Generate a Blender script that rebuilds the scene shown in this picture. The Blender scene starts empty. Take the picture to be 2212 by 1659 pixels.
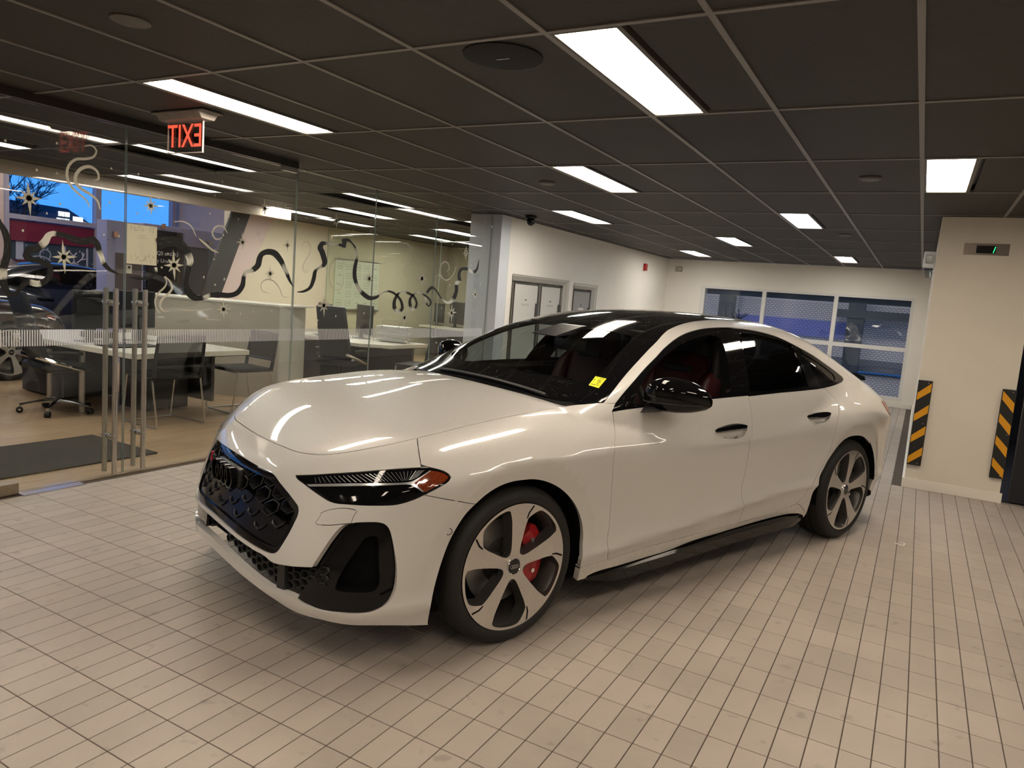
import bpy, bmesh, math, random
import numpy as np
from mathutils import Vector, Matrix
from mathutils.geometry import delaunay_2d_cdt
sc=bpy.context.scene
# ---------------- camera, sky, exposure ----------------
cam=bpy.data.cameras.new('camera'); cam.sensor_width=36; cam.lens=25.573; cam.clip_start=.05; cam.clip_end=500
camo=bpy.data.objects.new('camera',cam); sc.collection.objects.link(camo); sc.camera=camo
_R=((0.868131,-0.480042,-0.126132),(0.490377,0.868811,0.068546),(0.07668,-0.121359,0.989642))  # right, forward, up
camo.matrix_world=Matrix(((_R[0][0],_R[0][2],-_R[0][1],0),(_R[1][0],_R[1][2],-_R[1][1],0),(_R[2][0],_R[2][2],-_R[2][1],1.4525),(0,0,0,1)))
w=bpy.data.worlds.new('sky'); sc.world=w; w.use_nodes=True
_n=w.node_tree.nodes; _l=w.node_tree.links; _n.clear()
_o=_n.new('ShaderNodeOutputWorld'); _b=_n.new('ShaderNodeBackground'); _tc=_n.new('ShaderNodeTexCoord'); _sx=_n.new('ShaderNodeSeparateXYZ'); _rp=_n.new('ShaderNodeValToRGB')
_l.new(_tc.outputs['Generated'],_sx.inputs[0]); _l.new(_sx.outputs['Z'],_rp.inputs[0]); _l.new(_rp.outputs[0],_b.inputs[0]); _l.new(_b.outputs[0],_o.inputs[0])
_e=_rp.color_ramp.elements; _e[0].position=0.0; _e[0].color=(.11,.48,1.35,1); _e[1].position=.6; _e[1].color=(.06,.33,1.1,1)
_b.inputs[1].default_value=.5
sc.view_settings.view_transform='Standard'; sc.view_settings.look='None'; sc.view_settings.gamma=1; sc.view_settings.use_curve_mapping=False
EXPO=1.06
sc.view_settings.exposure=EXPO
LAMP=13.0            # radiance of the ceiling panels
sc.cycles.max_bounces=10; sc.cycles.transparent_max_bounces=24; sc.cycles.sample_clamp_indirect=6; sc.cycles.caustics_reflective=False; sc.cycles.caustics_refractive=False
rnd=random.Random(7)
# ---------------- materials ----------------
MATS={}
def mat(name,col,rough=.5,metal=0,coat=0,emit=None,es=1,spec=.5,alpha=None,trans=0,ior=1.45):
    if name in MATS: return MATS[name]
    m=bpy.data.materials.new(name); m.use_nodes=True; b=m.node_tree.nodes['Principled BSDF']; MATS[name]=m
    b.inputs['Base Color'].default_value=(*col,1); b.inputs['Roughness'].default_value=rough; b.inputs['Metallic'].default_value=metal
    b.inputs['Coat Weight'].default_value=coat; b.inputs['Coat Roughness'].default_value=.015; b.inputs['Specular IOR Level'].default_value=spec; b.inputs['IOR'].default_value=ior
    b.inputs['Transmission Weight'].default_value=trans
    if emit: b.inputs['Emission Color'].default_value=(*emit,1); b.inputs['Emission Strength'].default_value=es
    if alpha is not None: b.inputs['Alpha'].default_value=alpha
    return m
def noisy(m,scale=30,amt=.06,bump=0,bscale=None,coord='Object',detail=4):
    "small colour variation and fine relief on top of a plain material"
    nt=m.node_tree; b=nt.nodes['Principled BSDF']; N=nt.nodes.new; L=nt.links.new
    tc=N('ShaderNodeTexCoord'); nz=N('ShaderNodeTexNoise'); nz.inputs['Scale'].default_value=scale; nz.inputs['Detail'].default_value=detail
    L(tc.outputs[coord],nz.inputs['Vector'])
    if amt:
        col=b.inputs['Base Color'].default_value[:]; mx=N('ShaderNodeMix'); mx.data_type='RGBA'
        mx.inputs['A'].default_value=tuple(max(0,c*(1-amt*2)) for c in col[:3])+(1,); mx.inputs['B'].default_value=tuple(min(1,c*(1+amt*2)) for c in col[:3])+(1,)
        L(nz.outputs['Fac'],mx.inputs['Factor']); L(mx.outputs['Result'],b.inputs['Base Color'])
    if bump:
        n2=N('ShaderNodeTexNoise'); n2.inputs['Scale'].default_value=bscale or scale; n2.inputs['Detail'].default_value=3
        L(tc.outputs[coord],n2.inputs['Vector'])
        bp=N('ShaderNodeBump'); bp.inputs['Strength'].default_value=bump; bp.inputs['Distance'].default_value=.002
        L(n2.outputs['Fac'],bp.inputs['Height']); L(bp.outputs['Normal'],b.inputs['Normal'])
    return m
def pane(name,tint,refl=1.0,rough=0.0,ior=1.5,tr=None):
    "clear or tinted sheet: transparent, with a mirror reflection that grows towards grazing"
    if name in MATS: return MATS[name]
    m=bpy.data.materials.new(name); m.use_nodes=True; nt=m.node_tree; nt.nodes.clear(); N=nt.nodes.new; L=nt.links.new; MATS[name]=m
    o=N('ShaderNodeOutputMaterial'); mx=N('ShaderNodeMixShader'); t=N('ShaderNodeBsdfTransparent'); g=N('ShaderNodeBsdfGlossy'); f=N('ShaderNodeLayerWeight'); f.inputs[0].default_value=.5
    t.inputs[0].default_value=(*tint,1); g.inputs['Roughness'].default_value=rough; g.inputs[0].default_value=(refl,refl,refl,1)
    pw=N('ShaderNodeMath'); pw.operation='POWER'; pw.inputs[1].default_value=5; ma=N('ShaderNodeMath'); ma.operation='MULTIPLY_ADD'; r0=((ior-1)/(ior+1))**2; ma.inputs[1].default_value=1-r0; ma.inputs[2].default_value=r0
    L(f.outputs['Facing'],pw.inputs[0]); L(pw.outputs[0],ma.inputs[0]); L(ma.outputs[0],mx.inputs[0]); L(t.outputs[0],mx.inputs[1]); L(g.outputs[0],mx.inputs[2]); L(mx.outputs[0],o.inputs[0])
    return m
PAINT=mat('white_paint',(.60,.59,.57),.32,coat=1.0)
GLOSS=mat('gloss_black',(.004,.004,.0045),.05,spec=.42)
INTK=mat('intake_black',(.006,.006,.0065),.16,spec=.32)
SATIN=mat('satin_black',(.012,.012,.013),.35)
MATTE=mat('matte_black',(.014,.013,.013),.7)
DARK=mat('dark_void',(.004,.004,.004),.9,spec=.1)
RUBBER=noisy(mat('tyre_rubber',(.011,.0105,.010),.6),60,.15,.3,120)
ALU=noisy(mat('machined_alloy',(.62,.60,.57),.33,.85),90,.05)
GUN=mat('gunmetal_grey',(.10,.095,.09),.35,.6)
STEEL=noisy(mat('brushed_steel',(.52,.49,.44),.3,1),40,.05)
CHROME=mat('chrome',(.78,.78,.78),.08,1)
RED=mat('red_caliper',(.38,.012,.016),.3,coat=.5)
REDL=mat('dark_red_leather',(.040,.003,.005),.5)
BLKL=mat('black_leather',(.014,.013,.013),.5)
WALL=noisy(mat('wall_paint',(.84,.80,.73),.75),3,.015,.06,180)
# ---------------- geometry helpers ----------------
def link(o,parent=None):
    sc.collection.objects.link(o)
    if parent is not None: o.parent=parent
    return o
def tag(o,label=None,cat=None,group=None,kind=None):
    for k,v in (('label',label),('category',cat),('group',group),('kind',kind)):
        if v: o[k]=v
    return o
def empty(name,loc=(0,0,0),rz=0,**k):
    o=bpy.data.objects.new(name,None); o.empty_display_size=.1; o.location=loc; o.rotation_euler=(0,0,rz); link(o); return tag(o,**k)
class MB:
    def __init__(s): s.v=[]; s.f=[]
    def add(s,V,F):
        n=len(s.v); s.v+= [tuple(map(float,p)) for p in V]; s.f+=[tuple(i+n for i in f) for f in F]; return s
    def box(s,lo,hi,b=0.0):
        (x0,y0,z0),(x1,y1,z1)=lo,hi
        if not b:
            return s.add([(x0,y0,z0),(x1,y0,z0),(x1,y1,z0),(x0,y1,z0),(x0,y0,z1),(x1,y0,z1),(x1,y1,z1),(x0,y1,z1)],[(0,3,2,1),(4,5,6,7),(0,1,5,4),(1,2,6,5),(2,3,7,6),(3,0,4,7)])
        bm=bmesh.new(); bmesh.ops.create_cube(bm,size=1)
        for v in bm.verts: v.co=Vector(((x0+x1)/2+v.co.x*(x1-x0),(y0+y1)/2+v.co.y*(y1-y0),(z0+z1)/2+v.co.z*(z1-z0)))
        bmesh.ops.bevel(bm,geom=bm.edges[:]+bm.verts[:],offset=b,segments=2,affect='EDGES',profile=.5)
        bm.verts.index_update(); s.add([v.co for v in bm.verts],[[v.index for v in f.verts] for f in bm.faces]); bm.free(); return s
    def prism(s,poly,axis,a,b):
        "polygon (2D) extruded along axis from a to b; axis 0: poly=(y,z) 1: (x,z) 2: (x,y)"
        n=len(poly)
        def P(p,t): return (t,p[0],p[1]) if axis==0 else (p[0],t,p[1]) if axis==1 else (p[0],p[1],t)
        V=[P(p,a) for p in poly]+[P(p,b) for p in poly]
        F=[tuple(range(n))[::-1],tuple(range(n,2*n))]+[(i,(i+1)%n,n+(i+1)%n,n+i) for i in range(n)]
        return s.add(V,F)
    def tube(s,pts,r,n=8,closed=False,cap=True):
        pts=[np.array(p,float) for p in pts]; m=len(pts); rr=r if hasattr(r,'__len__') else [r]*m
        T=[]
        for i in range(m):
            a=pts[(i-1)%m] if closed or i>0 else pts[i]; b=pts[(i+1)%m] if closed or i<m-1 else pts[i]
            t=b-a; T.append(t/(np.linalg.norm(t)+1e-12))
        u=np.cross(T[0],(0,0,1)); 
        if np.linalg.norm(u)<.05: u=np.cross(T[0],(1,0,0))
        u/=np.linalg.norm(u); V=[]
        for i in range(m):
            u=u-T[i]*(u@T[i]); u/=np.linalg.norm(u); q=np.cross(T[i],u)
            for k in range(n):
                a=2*math.pi*k/n; V.append(pts[i]+rr[i]*(math.cos(a)*u+math.sin(a)*q))
        F=[]
        for i in range(m if closed else m-1):
            for k in range(n):
                a=i*n+k; b=i*n+(k+1)%n; c=((i+1)%m)*n+(k+1)%n; d=((i+1)%m)*n+k; F.append((a,b,c,d))
        if cap and not closed: F+=[tuple(range(n))[::-1],tuple(range((m-1)*n,m*n))]
        return s.add(V,F)
    def cyl(s,a,b,r,n=16,r2=None): return s.tube([a,b],[r,r if r2 is None else r2],n)
    def lathe(s,prof,n=48,axis=1,c=(0,0,0),closed=False):
        "profile of (radius, offset) turned about an axis"
        V=[];m=len(prof)
        for k in range(n):
            a=2*math.pi*k/n; ca,sa=math.cos(a),math.sin(a)
            for r,t in prof:
                p=(r*ca,t,r*sa) if axis==1 else (t,r*ca,r*sa) if axis==0 else (r*ca,r*sa,t)
                V.append((p[0]+c[0],p[1]+c[1],p[2]+c[2]))
        F=[]
        for k in range(n):
            for i in range(m if closed else m-1):
                j=(i+1)%m; F.append((k*m+i,k*m+j,((k+1)%n)*m+j,((k+1)%n)*m+i))
        return s.add(V,F)
    def sphere(s,c,r,e=(1,1,1),n=16,m=10,p=1.0):
        V=[];F=[]
        sg=lambda x:math.copysign(abs(x)**p,x)
        for i in range(m+1):
            t=-math.pi/2+math.pi*i/m
            for k in range(n):
                a=2*math.pi*k/n
                V.append((c[0]+r*e[0]*sg(math.cos(t))*sg(math.cos(a)),c[1]+r*e[1]*sg(math.cos(t))*sg(math.sin(a)),c[2]+r*e[2]*sg(math.sin(t))))
        for i in range(m):
            for k in range(n): F.append((i*n+k,i*n+(k+1)%n,(i+1)*n+(k+1)%n,(i+1)*n+k))
        return s.add(V,F)
    def move(s,M,start=0):
        for i in range(start,len(s.v)): s.v[i]=tuple(M@Vector(s.v[i]))
        return s
    def mirror(s,ax=1):
        s.v=[tuple(-c if i==ax else c for i,c in enumerate(v)) for v in s.v]; s.f=[f[::-1] for f in s.f]; return s
    def copy(s):
        o=MB(); o.v=list(s.v); o.f=list(s.f); return o
    def build(s,name,m,parent=None,smooth=False,loc=None,rz=None):
        me=bpy.data.meshes.new(name); me.from_pydata(s.v,[],s.f)
        if smooth:
            me.polygons.foreach_set('use_smooth',[True]*len(me.polygons))
            try: me.set_sharp_from_angle(angle=math.radians(smooth if smooth is not True else 40))
            except Exception: pass
        for q in (m if isinstance(m,(list,tuple)) else [m]): me.materials.append(q)
        o=link(bpy.data.objects.new(name,me),parent)
        if loc is not None: o.location=loc
        if rz is not None: o.rotation_euler=(0,0,rz)
        return o
def mesh_text(txt,size,name,m,parent,M,depth=.001,align='CENTER'):
    cu=bpy.data.curves.new('lettering','FONT'); cu.body=txt; cu.size=size; cu.extrude=depth; cu.align_x=align; cu.align_y='CENTER'; cu.resolution_u=3
    ob=bpy.data.objects.new('lettering',cu); sc.collection.objects.link(ob)
    me=bpy.data.meshes.new_from_object(ob.evaluated_get(bpy.context.evaluated_depsgraph_get())); bpy.data.objects.remove(ob)
    me.transform(M); me.materials.clear(); me.materials.append(m)
    return link(bpy.data.objects.new(name,me),parent)
def copy_tree(o,parent=None):
    c=o.copy(); sc.collection.objects.link(c); c.parent=parent
    for ch in o.children: copy_tree(ch,c)
    return c
def inside(poly,pts):
    x,y=pts[:,0],pts[:,1]; r=np.zeros(len(pts),bool); n=len(poly); px=poly[:,0];py=poly[:,1]; j=n-1
    for i in range(n):
        c=((py[i]>y)!=(py[j]>y)); 
        with np.errstate(divide='ignore',invalid='ignore'): xi=(px[j]-px[i])*(y-py[i])/(py[j]-py[i])+px[i]
        r^=c&(x<xi); j=i
    return r
def curve(P,step=.015,ang=38):
    "Catmull-Rom through traced points, keeping real corners"
    P=np.array(P,float); keep=[True]+[np.linalg.norm(P[i]-P[i-1])>1e-5 for i in range(1,len(P))]; P=P[keep]
    n=len(P); corner=[True]+[False]*(n-2)+[True]
    for i in range(1,n-1):
        a=P[i]-P[i-1];b=P[i+1]-P[i]; c=a@b/(np.linalg.norm(a)*np.linalg.norm(b)+1e-12)
        corner[i]= c<math.cos(math.radians(ang))
    out=[P[0]]
    for i in range(n-1):
        p1,p2=P[i],P[i+1]; p0=P[i-1] if i>0 and not corner[i] else p1-(p2-p1); p3=P[i+2] if i+2<n and not corner[i+1] else p2+(p2-p1)
        d=np.linalg.norm(p2-p1); d0=np.linalg.norm(p1-p0); d3=np.linalg.norm(p3-p2)
        m1=((p1-p0)/d0*d+(p2-p1))/2 if not corner[i] else (p2-p1); m2=((p3-p2)/d3*d+(p2-p1))/2 if not corner[i+1] else (p2-p1)
        k=max(1,int(math.ceil(d/step)))
        for q in range(1,k+1):
            t=q/k; out.append((2*t**3-3*t*t+1)*p1+(t**3-2*t*t+t)*m1+(-2*t**3+3*t*t)*p2+(t**3-t*t)*m2)
    return np.array(out)
# ---- the car's surface as functions of car coordinates (x forward of the front axle, y to its left, z up)
class Tab:
    def __init__(s,*kv):
        kv=sorted(kv); s.x=np.array([k for k,_ in kv],float); s.y=np.array([v for _,v in kv],float)
        h=np.diff(s.x); d=np.diff(s.y)/h; m=np.zeros(len(s.x))
        m[0]=d[0]; m[-1]=d[-1]
        for i in range(1,len(m)-1):
            if d[i-1]*d[i]>0:
                w1=2*h[i]+h[i-1]; w2=h[i]+2*h[i-1]; m[i]=(w1+w2)/(w1/d[i-1]+w2/d[i])
        s.m=m
    def __call__(s,x):
        x=np.asarray(x,float)
        i=np.clip(np.searchsorted(s.x,x)-1,0,len(s.x)-2)
        h=s.x[i+1]-s.x[i]; t=(x-s.x[i])/h
        lo=t<0; hi=t>1; tc=np.clip(t,0,1)
        t2=tc*tc; t3=t2*tc
        r=(2*t3-3*t2+1)*s.y[i]+(t3-2*t2+tc)*h*s.m[i]+(-2*t3+3*t2)*s.y[i+1]+(t3-t2)*h*s.m[i+1]
        r=np.where(lo,s.y[0]+s.m[0]*(x-s.x[0]),r); r=np.where(hi,s.y[-1]+s.m[-1]*(x-s.x[-1]),r)
        return r
class Spl(Tab):
    "the same table through a natural cubic spline: curvature stays continuous, so reflections run smoothly"
    def __init__(s,*kv):
        Tab.__init__(s,*kv); n=len(s.x); h=np.diff(s.x); d=np.diff(s.y)/h; A=np.zeros((n,n)); b=np.zeros(n)
        A[0,0]=2;A[0,1]=1;b[0]=3*d[0];A[-1,-1]=2;A[-1,-2]=1;b[-1]=3*d[-1]
        for i in range(1,n-1): A[i,i-1]=h[i];A[i,i]=2*(h[i]+h[i-1]);A[i,i+1]=h[i-1];b[i]=3*(h[i]*d[i-1]+h[i-1]*d[i])
        s.m=np.linalg.solve(A,b)
def smax(a,b,k):
    h=np.maximum(k-np.abs(a-b),0.)/k
    return np.maximum(a,b)+h*h*h*k/6.
TAPER=Spl((.95,.84),(.75,.925),(.6,.965),(.45,.988),(.25,.997),(0,1.0),(-.5,.993),(-1.3,.985),(-2.2,.992),(-2.9,1.0),(-3.2,.97),(-3.5,.918),(-3.8,.82))
ZU=Spl((.4,.74),(.1,.775),(-.5,.803),(-1.27,.828),(-2.15,.855),(-2.6,.872),(-3.1,.862),(-3.5,.80))
ZL=Spl((.5,.26),(-.5,.315),(-1.6,.384),(-2.24,.426),(-2.9,.40),(-3.6,.36))
# side section: knots at fixed fractions between the two creases
PA=Tab((-.30,.862),(-.15,.882),(-.05,.902),(0,.9145),(.02,.9165),(.05,.9130),(.15,.9045),(.35,.9035),(.6,.9075),(.85,.9145),(.94,.9175),(.975,.9185),(1.0,.9165),(1.03,.9115),(1.12,.893),(1.25,.862),(1.4,.815),(1.7,.70),(2.2,.48))
def blister(x,z,cx):
    r=np.hypot(x-cx,z-.337)
    up=np.clip((z-.30)/.2,0,1)
    return (np.where(r<.455,-(.455-r)*.28,0)+.012*np.exp(-((np.maximum(r,.455)-.455)/.09)**2))*up
def Wd(x,z):
    u=(z-ZL(x))/(ZU(x)-ZL(x))
    return PA(u)*TAPER(x)+blister(x,z,0.)+blister(x,z,-2.875)
F0=Spl((.14,.90),(.19,.925),(.24,.943),(.30,.948),(.36,.95),(.45,.935),(.55,.908),(.62,.892),(.68,.878),(.72,.866),(.8,.84))
FQ=Spl((.2,.33),(.4,.32),(.6,.36),(.7,.38))
def Fx(y,z):
    a=np.abs(y); return F0(z)-FQ(z)*a*a*(1-.25*np.clip(a-.5,0,1))
T1C=Spl((.95,.632),(.878,.685),(.74,.765),(.62,.818),(.45,.876),(.25,.917),(0,.953),(-.32,.992),(-.6,1.010),(-1.5,1.0),(-2.6,1.0),(-2.9,1.01),(-3.3,1.01),(-3.6,.998),(-3.8,.985))
T1K=Spl((.9,-.02),(.65,-.006),(.38,.006),(0,.018),(-.25,.032),(-.5,.066),(-2.5,.05),(-3.4,.05))
def T1(x,y):
    a=np.abs(y); q=np.clip(a-.72,0,1)
    return T1C(x)-T1K(x)*(a/.73)**2-.9*q*q
R0=Spl((.15,-3.70),(.2,-3.75),(.3,-3.81),(.5,-3.85),(.75,-3.83),(.88,-3.80),(.98,-3.775),(1.05,-3.76))
def Rx(y,z): return R0(z)+.26*y*y
def fL(P):
    x,y,z=P[...,0],np.abs(P[...,1]),P[...,2]
    s=y-Wd(x,z); t=(z-T1(x,y))*.93
    f=smax(s,t,.16)
    f=smax(f,x-Fx(y,z),.10+.22*np.clip((y-.35)/.35,0,1))
    return smax(f,Rx(y,z)-x,.22)
GS=Spl((.80,.90),(.95,.868),(1.0,.853),(1.1,.806),(1.2,.742),(1.3,.662),(1.36,.60),(1.40,.545),(1.5,.38))
GT=Spl((-.2,.93),(-.5,.925),(-.9,.98),(-1.7,1.0),(-2.4,.98),(-2.9,.90),(-3.4,.77),(-3.8,.60))
T2C=Spl((-.1,.89),(-.32,.990),(-.6,1.095),(-.9,1.232),(-1.12,1.317),(-1.3,1.365),(-1.5,1.400),(-1.75,1.420),(-2.0,1.426),(-2.3,1.417),(-2.45,1.40),(-2.6,1.370),(-2.9,1.280),(-3.1,1.212),(-3.35,1.126),(-3.55,1.058),(-3.72,1.005),(-3.9,.95))
T2K=Spl((-.3,.068),(-1.1,.072),(-1.5,.065),(-2.3,.06),(-3.0,.09),(-3.6,.08))
def fG(P):
    x,y,z=P[...,0],np.abs(P[...,1]),P[...,2]
    s=y-GS(z)*GT(x); t=(z-T2C(x)+T2K(x)*(y/.75)**2)*.92
    return np.maximum(smax(s*.85,t,.10),.78-z)
def fU(P): return -smax(-fL(P),-fG(P),.012+.16*np.clip((-2.35-P[...,0])/.6,0,1))
def grad(f,P,h=1.5e-3):
    g=np.stack([f(P+np.eye(3)[i]*h)-f(P-np.eye(3)[i]*h) for i in range(3)],-1)
    return g/np.linalg.norm(g,axis=-1,keepdims=True)
def cast(f,o,d,tmax=3.0):
    "from inside (f<0) outward along d to the surface"
    o=np.broadcast_to(o,d.shape); lo=np.zeros(len(d)); hi=np.full(len(d),tmax)
    # first crossing by coarse march
    n=60; ts=np.linspace(0,tmax,n+1); found=np.zeros(len(d),bool)
    for i in range(1,n+1):
        v=f(o+d*ts[i])
        new=(v>0)&~found
        lo[new]=ts[i-1]; hi[new]=ts[i]; found|=new
    for _ in range(34):
        m=(lo+hi)/2; v=f(o+d*m[:,None])
        hi=np.where(v>0,m,hi); lo=np.where(v>0,lo,m)
    return o+d*((lo+hi)/2)[:,None]
TR={}
TR['hood_front']=[(0.75,-0.154,0.76),(0.751,0,0.76),(0.749,0.14,0.761),(0.744,0.26,0.764),(0.736,0.365,0.768),(0.714,0.434,0.773),(0.688,0.489,0.781),(0.657,0.535,0.792),(0.624,0.574,0.804),(0.554,0.641,0.831),(0.478,0.696,0.857),(0.415,0.726,0.876)]
TR['hood_side']=[(0.415,0.726,0.876),(0.331,0.741,0.893),(0.25,0.737,0.905),(0.053,0.728,0.929),(-0.161,0.717,0.95),(-0.385,0.678,0.959),(-0.445,0.715,0.973),(-0.476,0.735,0.978)]
TR['cowl']=[(-0.476,0.735,0.978),(-0.44,0.658,0.981),(-0.399,0.528,0.986),(-0.367,0.378,0.991),(-0.345,0.207,0.995),(-0.338,0.107,0.997),(-0.338,-0.002,0.998),(-0.342,-0.129,0.997)]
TR['seam_up']=[(0.415,0.726,0.876),(0.44,0.776,0.855),(0.455,0.813,0.828),(0.465,0.845,0.793)]
TR['hl_top']=[(0.439,0.857,0.794),(0.473,0.841,0.792),(0.521,0.811,0.786),(0.584,0.752,0.772),(0.64,0.678,0.752),(0.695,0.599,0.733),(0.739,0.528,0.715),(0.781,0.453,0.699)]
TR['hl_tip']=[(0.439,0.857,0.794),(0.414,0.871,0.789),(0.39,0.883,0.781),(0.373,0.895,0.77),(0.368,0.902,0.76),(0.38,0.906,0.747),(0.408,0.905,0.733),(0.443,0.898,0.715),(0.474,0.89,0.7)]
TR['hl_bot']=[(0.474,0.89,0.7),(0.506,0.879,0.685),(0.544,0.862,0.671),(0.572,0.845,0.663),(0.612,0.814,0.658),(0.652,0.772,0.652),(0.687,0.721,0.646),(0.712,0.678,0.641),(0.728,0.646,0.642),(0.744,0.601,0.653),(0.76,0.545,0.668),(0.772,0.5,0.681),(0.781,0.462,0.692),(0.781,0.453,0.699)]
TR['seam_low']=[(0.474,0.89,0.7),(0.437,0.902,0.692),(0.392,0.913,0.681),(0.339,0.92,0.668),(0.357,0.919,0.673),(0.295,0.915,0.655),(0.242,0.902,0.64)]
TR['arch_f']=[(0.242,0.902,0.64),(0.28,0.9,0.609),(0.315,0.897,0.563),(0.348,0.893,0.502),(0.377,0.893,0.427),(0.401,0.896,0.349),(0.423,0.908,0.273),(0.407,0.871,0.184)]
TR['arch_b']=[(0.242,0.902,0.64),(0.192,0.905,0.674),(0.133,0.906,0.699),(0.069,0.905,0.71),(0.008,0.904,0.711),(-0.047,0.904,0.708),(-0.12,0.901,0.69),(-0.199,0.899,0.655),(-0.265,0.897,0.609),(-0.319,0.895,0.554),(-0.358,0.894,0.491),(-0.377,0.895,0.426),(-0.377,0.901,0.358),(-0.368,0.909,0.304),(-0.388,0.887,0.26)]
TR['bump_bot']=[(0.403,0.868,0.172),(0.555,0.855,0.201),(0.622,0.834,0.208),(0.714,0.766,0.207),(0.772,0.69,0.21),(0.802,0.636,0.209),(0.827,0.577,0.211),(0.864,0.485,0.231),(0.899,0.379,0.252),(0.927,0.247,0.275),(0.938,0.173,0.285),(0.946,0.071,0.294),(0.948,-0.007,0.295)]
TR['low_top']=[(0.943,-0.006,0.418),(0.94,0.105,0.415),(0.93,0.211,0.407),(0.917,0.299,0.399),(0.902,0.376,0.392),(0.887,0.438,0.388),(0.876,0.478,0.378),(0.871,0.496,0.376),(0.857,0.537,0.381),(0.838,0.591,0.39),(0.817,0.639,0.4),(0.801,0.668,0.406)]
TR['low_bot']=[(0.832,0.606,0.275),(0.847,0.561,0.276),(0.871,0.486,0.273),(0.901,0.382,0.289),(0.926,0.268,0.31),(0.937,0.197,0.322),(0.943,0.139,0.331),(0.948,0.081,0.337),(0.95,0.013,0.343)]
TR['intake_l']=[(0.798,0.673,0.408),(0.779,0.685,0.45),(0.758,0.697,0.493),(0.736,0.708,0.533),(0.721,0.719,0.557),(0.708,0.731,0.572),(0.697,0.743,0.58),(0.682,0.761,0.586),(0.659,0.787,0.592),(0.635,0.81,0.596),(0.614,0.828,0.596),(0.6,0.839,0.59),(0.59,0.846,0.578),(0.583,0.853,0.556),(0.575,0.862,0.513),(0.568,0.867,0.475),(0.562,0.871,0.433),(0.56,0.873,0.398),(0.561,0.874,0.363),(0.564,0.873,0.34),(0.574,0.87,0.317),(0.596,0.865,0.296),(0.617,0.858,0.283),(0.641,0.848,0.273),(0.665,0.834,0.267),(0.692,0.814,0.263),(0.724,0.783,0.259),(0.754,0.745,0.254),(0.782,0.701,0.252),(0.802,0.667,0.258),(0.818,0.636,0.263),(0.828,0.614,0.271)]
TR['grille']=[(0.848,-0.162,0.689),(0.851,0.017,0.691),(0.849,0.139,0.69),(0.842,0.243,0.687),(0.83,0.328,0.684),(0.826,0.357,0.679),(0.821,0.396,0.661),(0.811,0.451,0.636),(0.8,0.505,0.608),(0.797,0.526,0.595),(0.798,0.533,0.584),(0.803,0.537,0.566),(0.812,0.534,0.542),(0.829,0.527,0.5),(0.847,0.514,0.456),(0.86,0.501,0.425),(0.865,0.493,0.417),(0.871,0.477,0.411),(0.879,0.454,0.407),(0.892,0.405,0.407),(0.908,0.332,0.412),(0.922,0.249,0.42),(0.933,0.15,0.43),(0.937,0.061,0.436)]
TR['shut_f']=[(-0.59,0.808,0.951),(-0.593,0.814,0.932),(-0.594,0.825,0.891),(-0.572,0.852,0.867),(-0.536,0.89,0.824),(-0.519,0.908,0.764),(-0.528,0.904,0.663),(-0.537,0.9,0.527),(-0.541,0.9,0.391),(-0.527,0.901,0.558),(-0.538,0.9,0.438),(-0.538,0.909,0.333),(-0.574,0.881,0.263)]
TR['fend_bot']=[(-0.388,0.887,0.26),(-0.469,0.885,0.264),(-0.574,0.881,0.263)]
TR['fend_top']=[(-0.476,0.735,0.978),(-0.522,0.758,0.985),(-0.56,0.774,0.988),(-0.591,0.787,0.987),(-0.621,0.796,0.987)]
TR['dlo_lf']=[(-0.621,0.796,0.987),(-0.59,0.808,0.951)]
TR['belt_f']=[(-0.59,0.808,0.951),(-0.644,0.814,0.957),(-0.713,0.822,0.963),(-0.821,0.835,0.972),(-0.915,0.845,0.978),(-1.07,0.854,0.988),(-1.241,0.857,0.995),(-1.399,0.857,1),(-1.499,0.855,1.002),(-1.631,0.852,1.004)]
TR['belt_r']=[(-1.62,0.854,1),(-1.906,0.849,1.009),(-2.163,0.843,1.014),(-2.414,0.828,1.018),(-2.526,0.816,1.02)]
TR['shut_m']=[(-1.62,0.854,1),(-1.631,0.863,0.973),(-1.637,0.878,0.912),(-1.639,0.891,0.851),(-1.633,0.899,0.807),(-1.633,0.892,0.762),(-1.632,0.894,0.683),(-1.628,0.889,0.569),(-1.614,0.889,0.49),(-1.625,0.894,0.425),(-1.661,0.885,0.36),(-1.678,0.867,0.32),(-1.667,0.853,0.272)]
TR['bot_f']=[(-0.574,0.881,0.263),(-0.793,0.877,0.272),(-0.994,0.872,0.275),(-1.237,0.865,0.275),(-1.448,0.859,0.273),(-1.667,0.853,0.272)]
TR['bot_r']=[(-1.667,0.853,0.272),(-1.791,0.851,0.274),(-1.945,0.848,0.273),(-2.096,0.849,0.281),(-2.212,0.855,0.295),(-2.288,0.865,0.322),(-2.331,0.883,0.367),(-2.33,0.913,0.424),(-2.371,0.913,0.465),(-2.424,0.915,0.523),(-2.485,0.917,0.609),(-2.526,0.92,0.707),(-2.552,0.919,0.787),(-2.584,0.906,0.855),(-2.633,0.88,0.894),(-2.662,0.852,0.926),(-2.663,0.832,0.95),(-2.619,0.821,0.976),(-2.573,0.816,1.006),(-2.526,0.816,1.02)]
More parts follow.
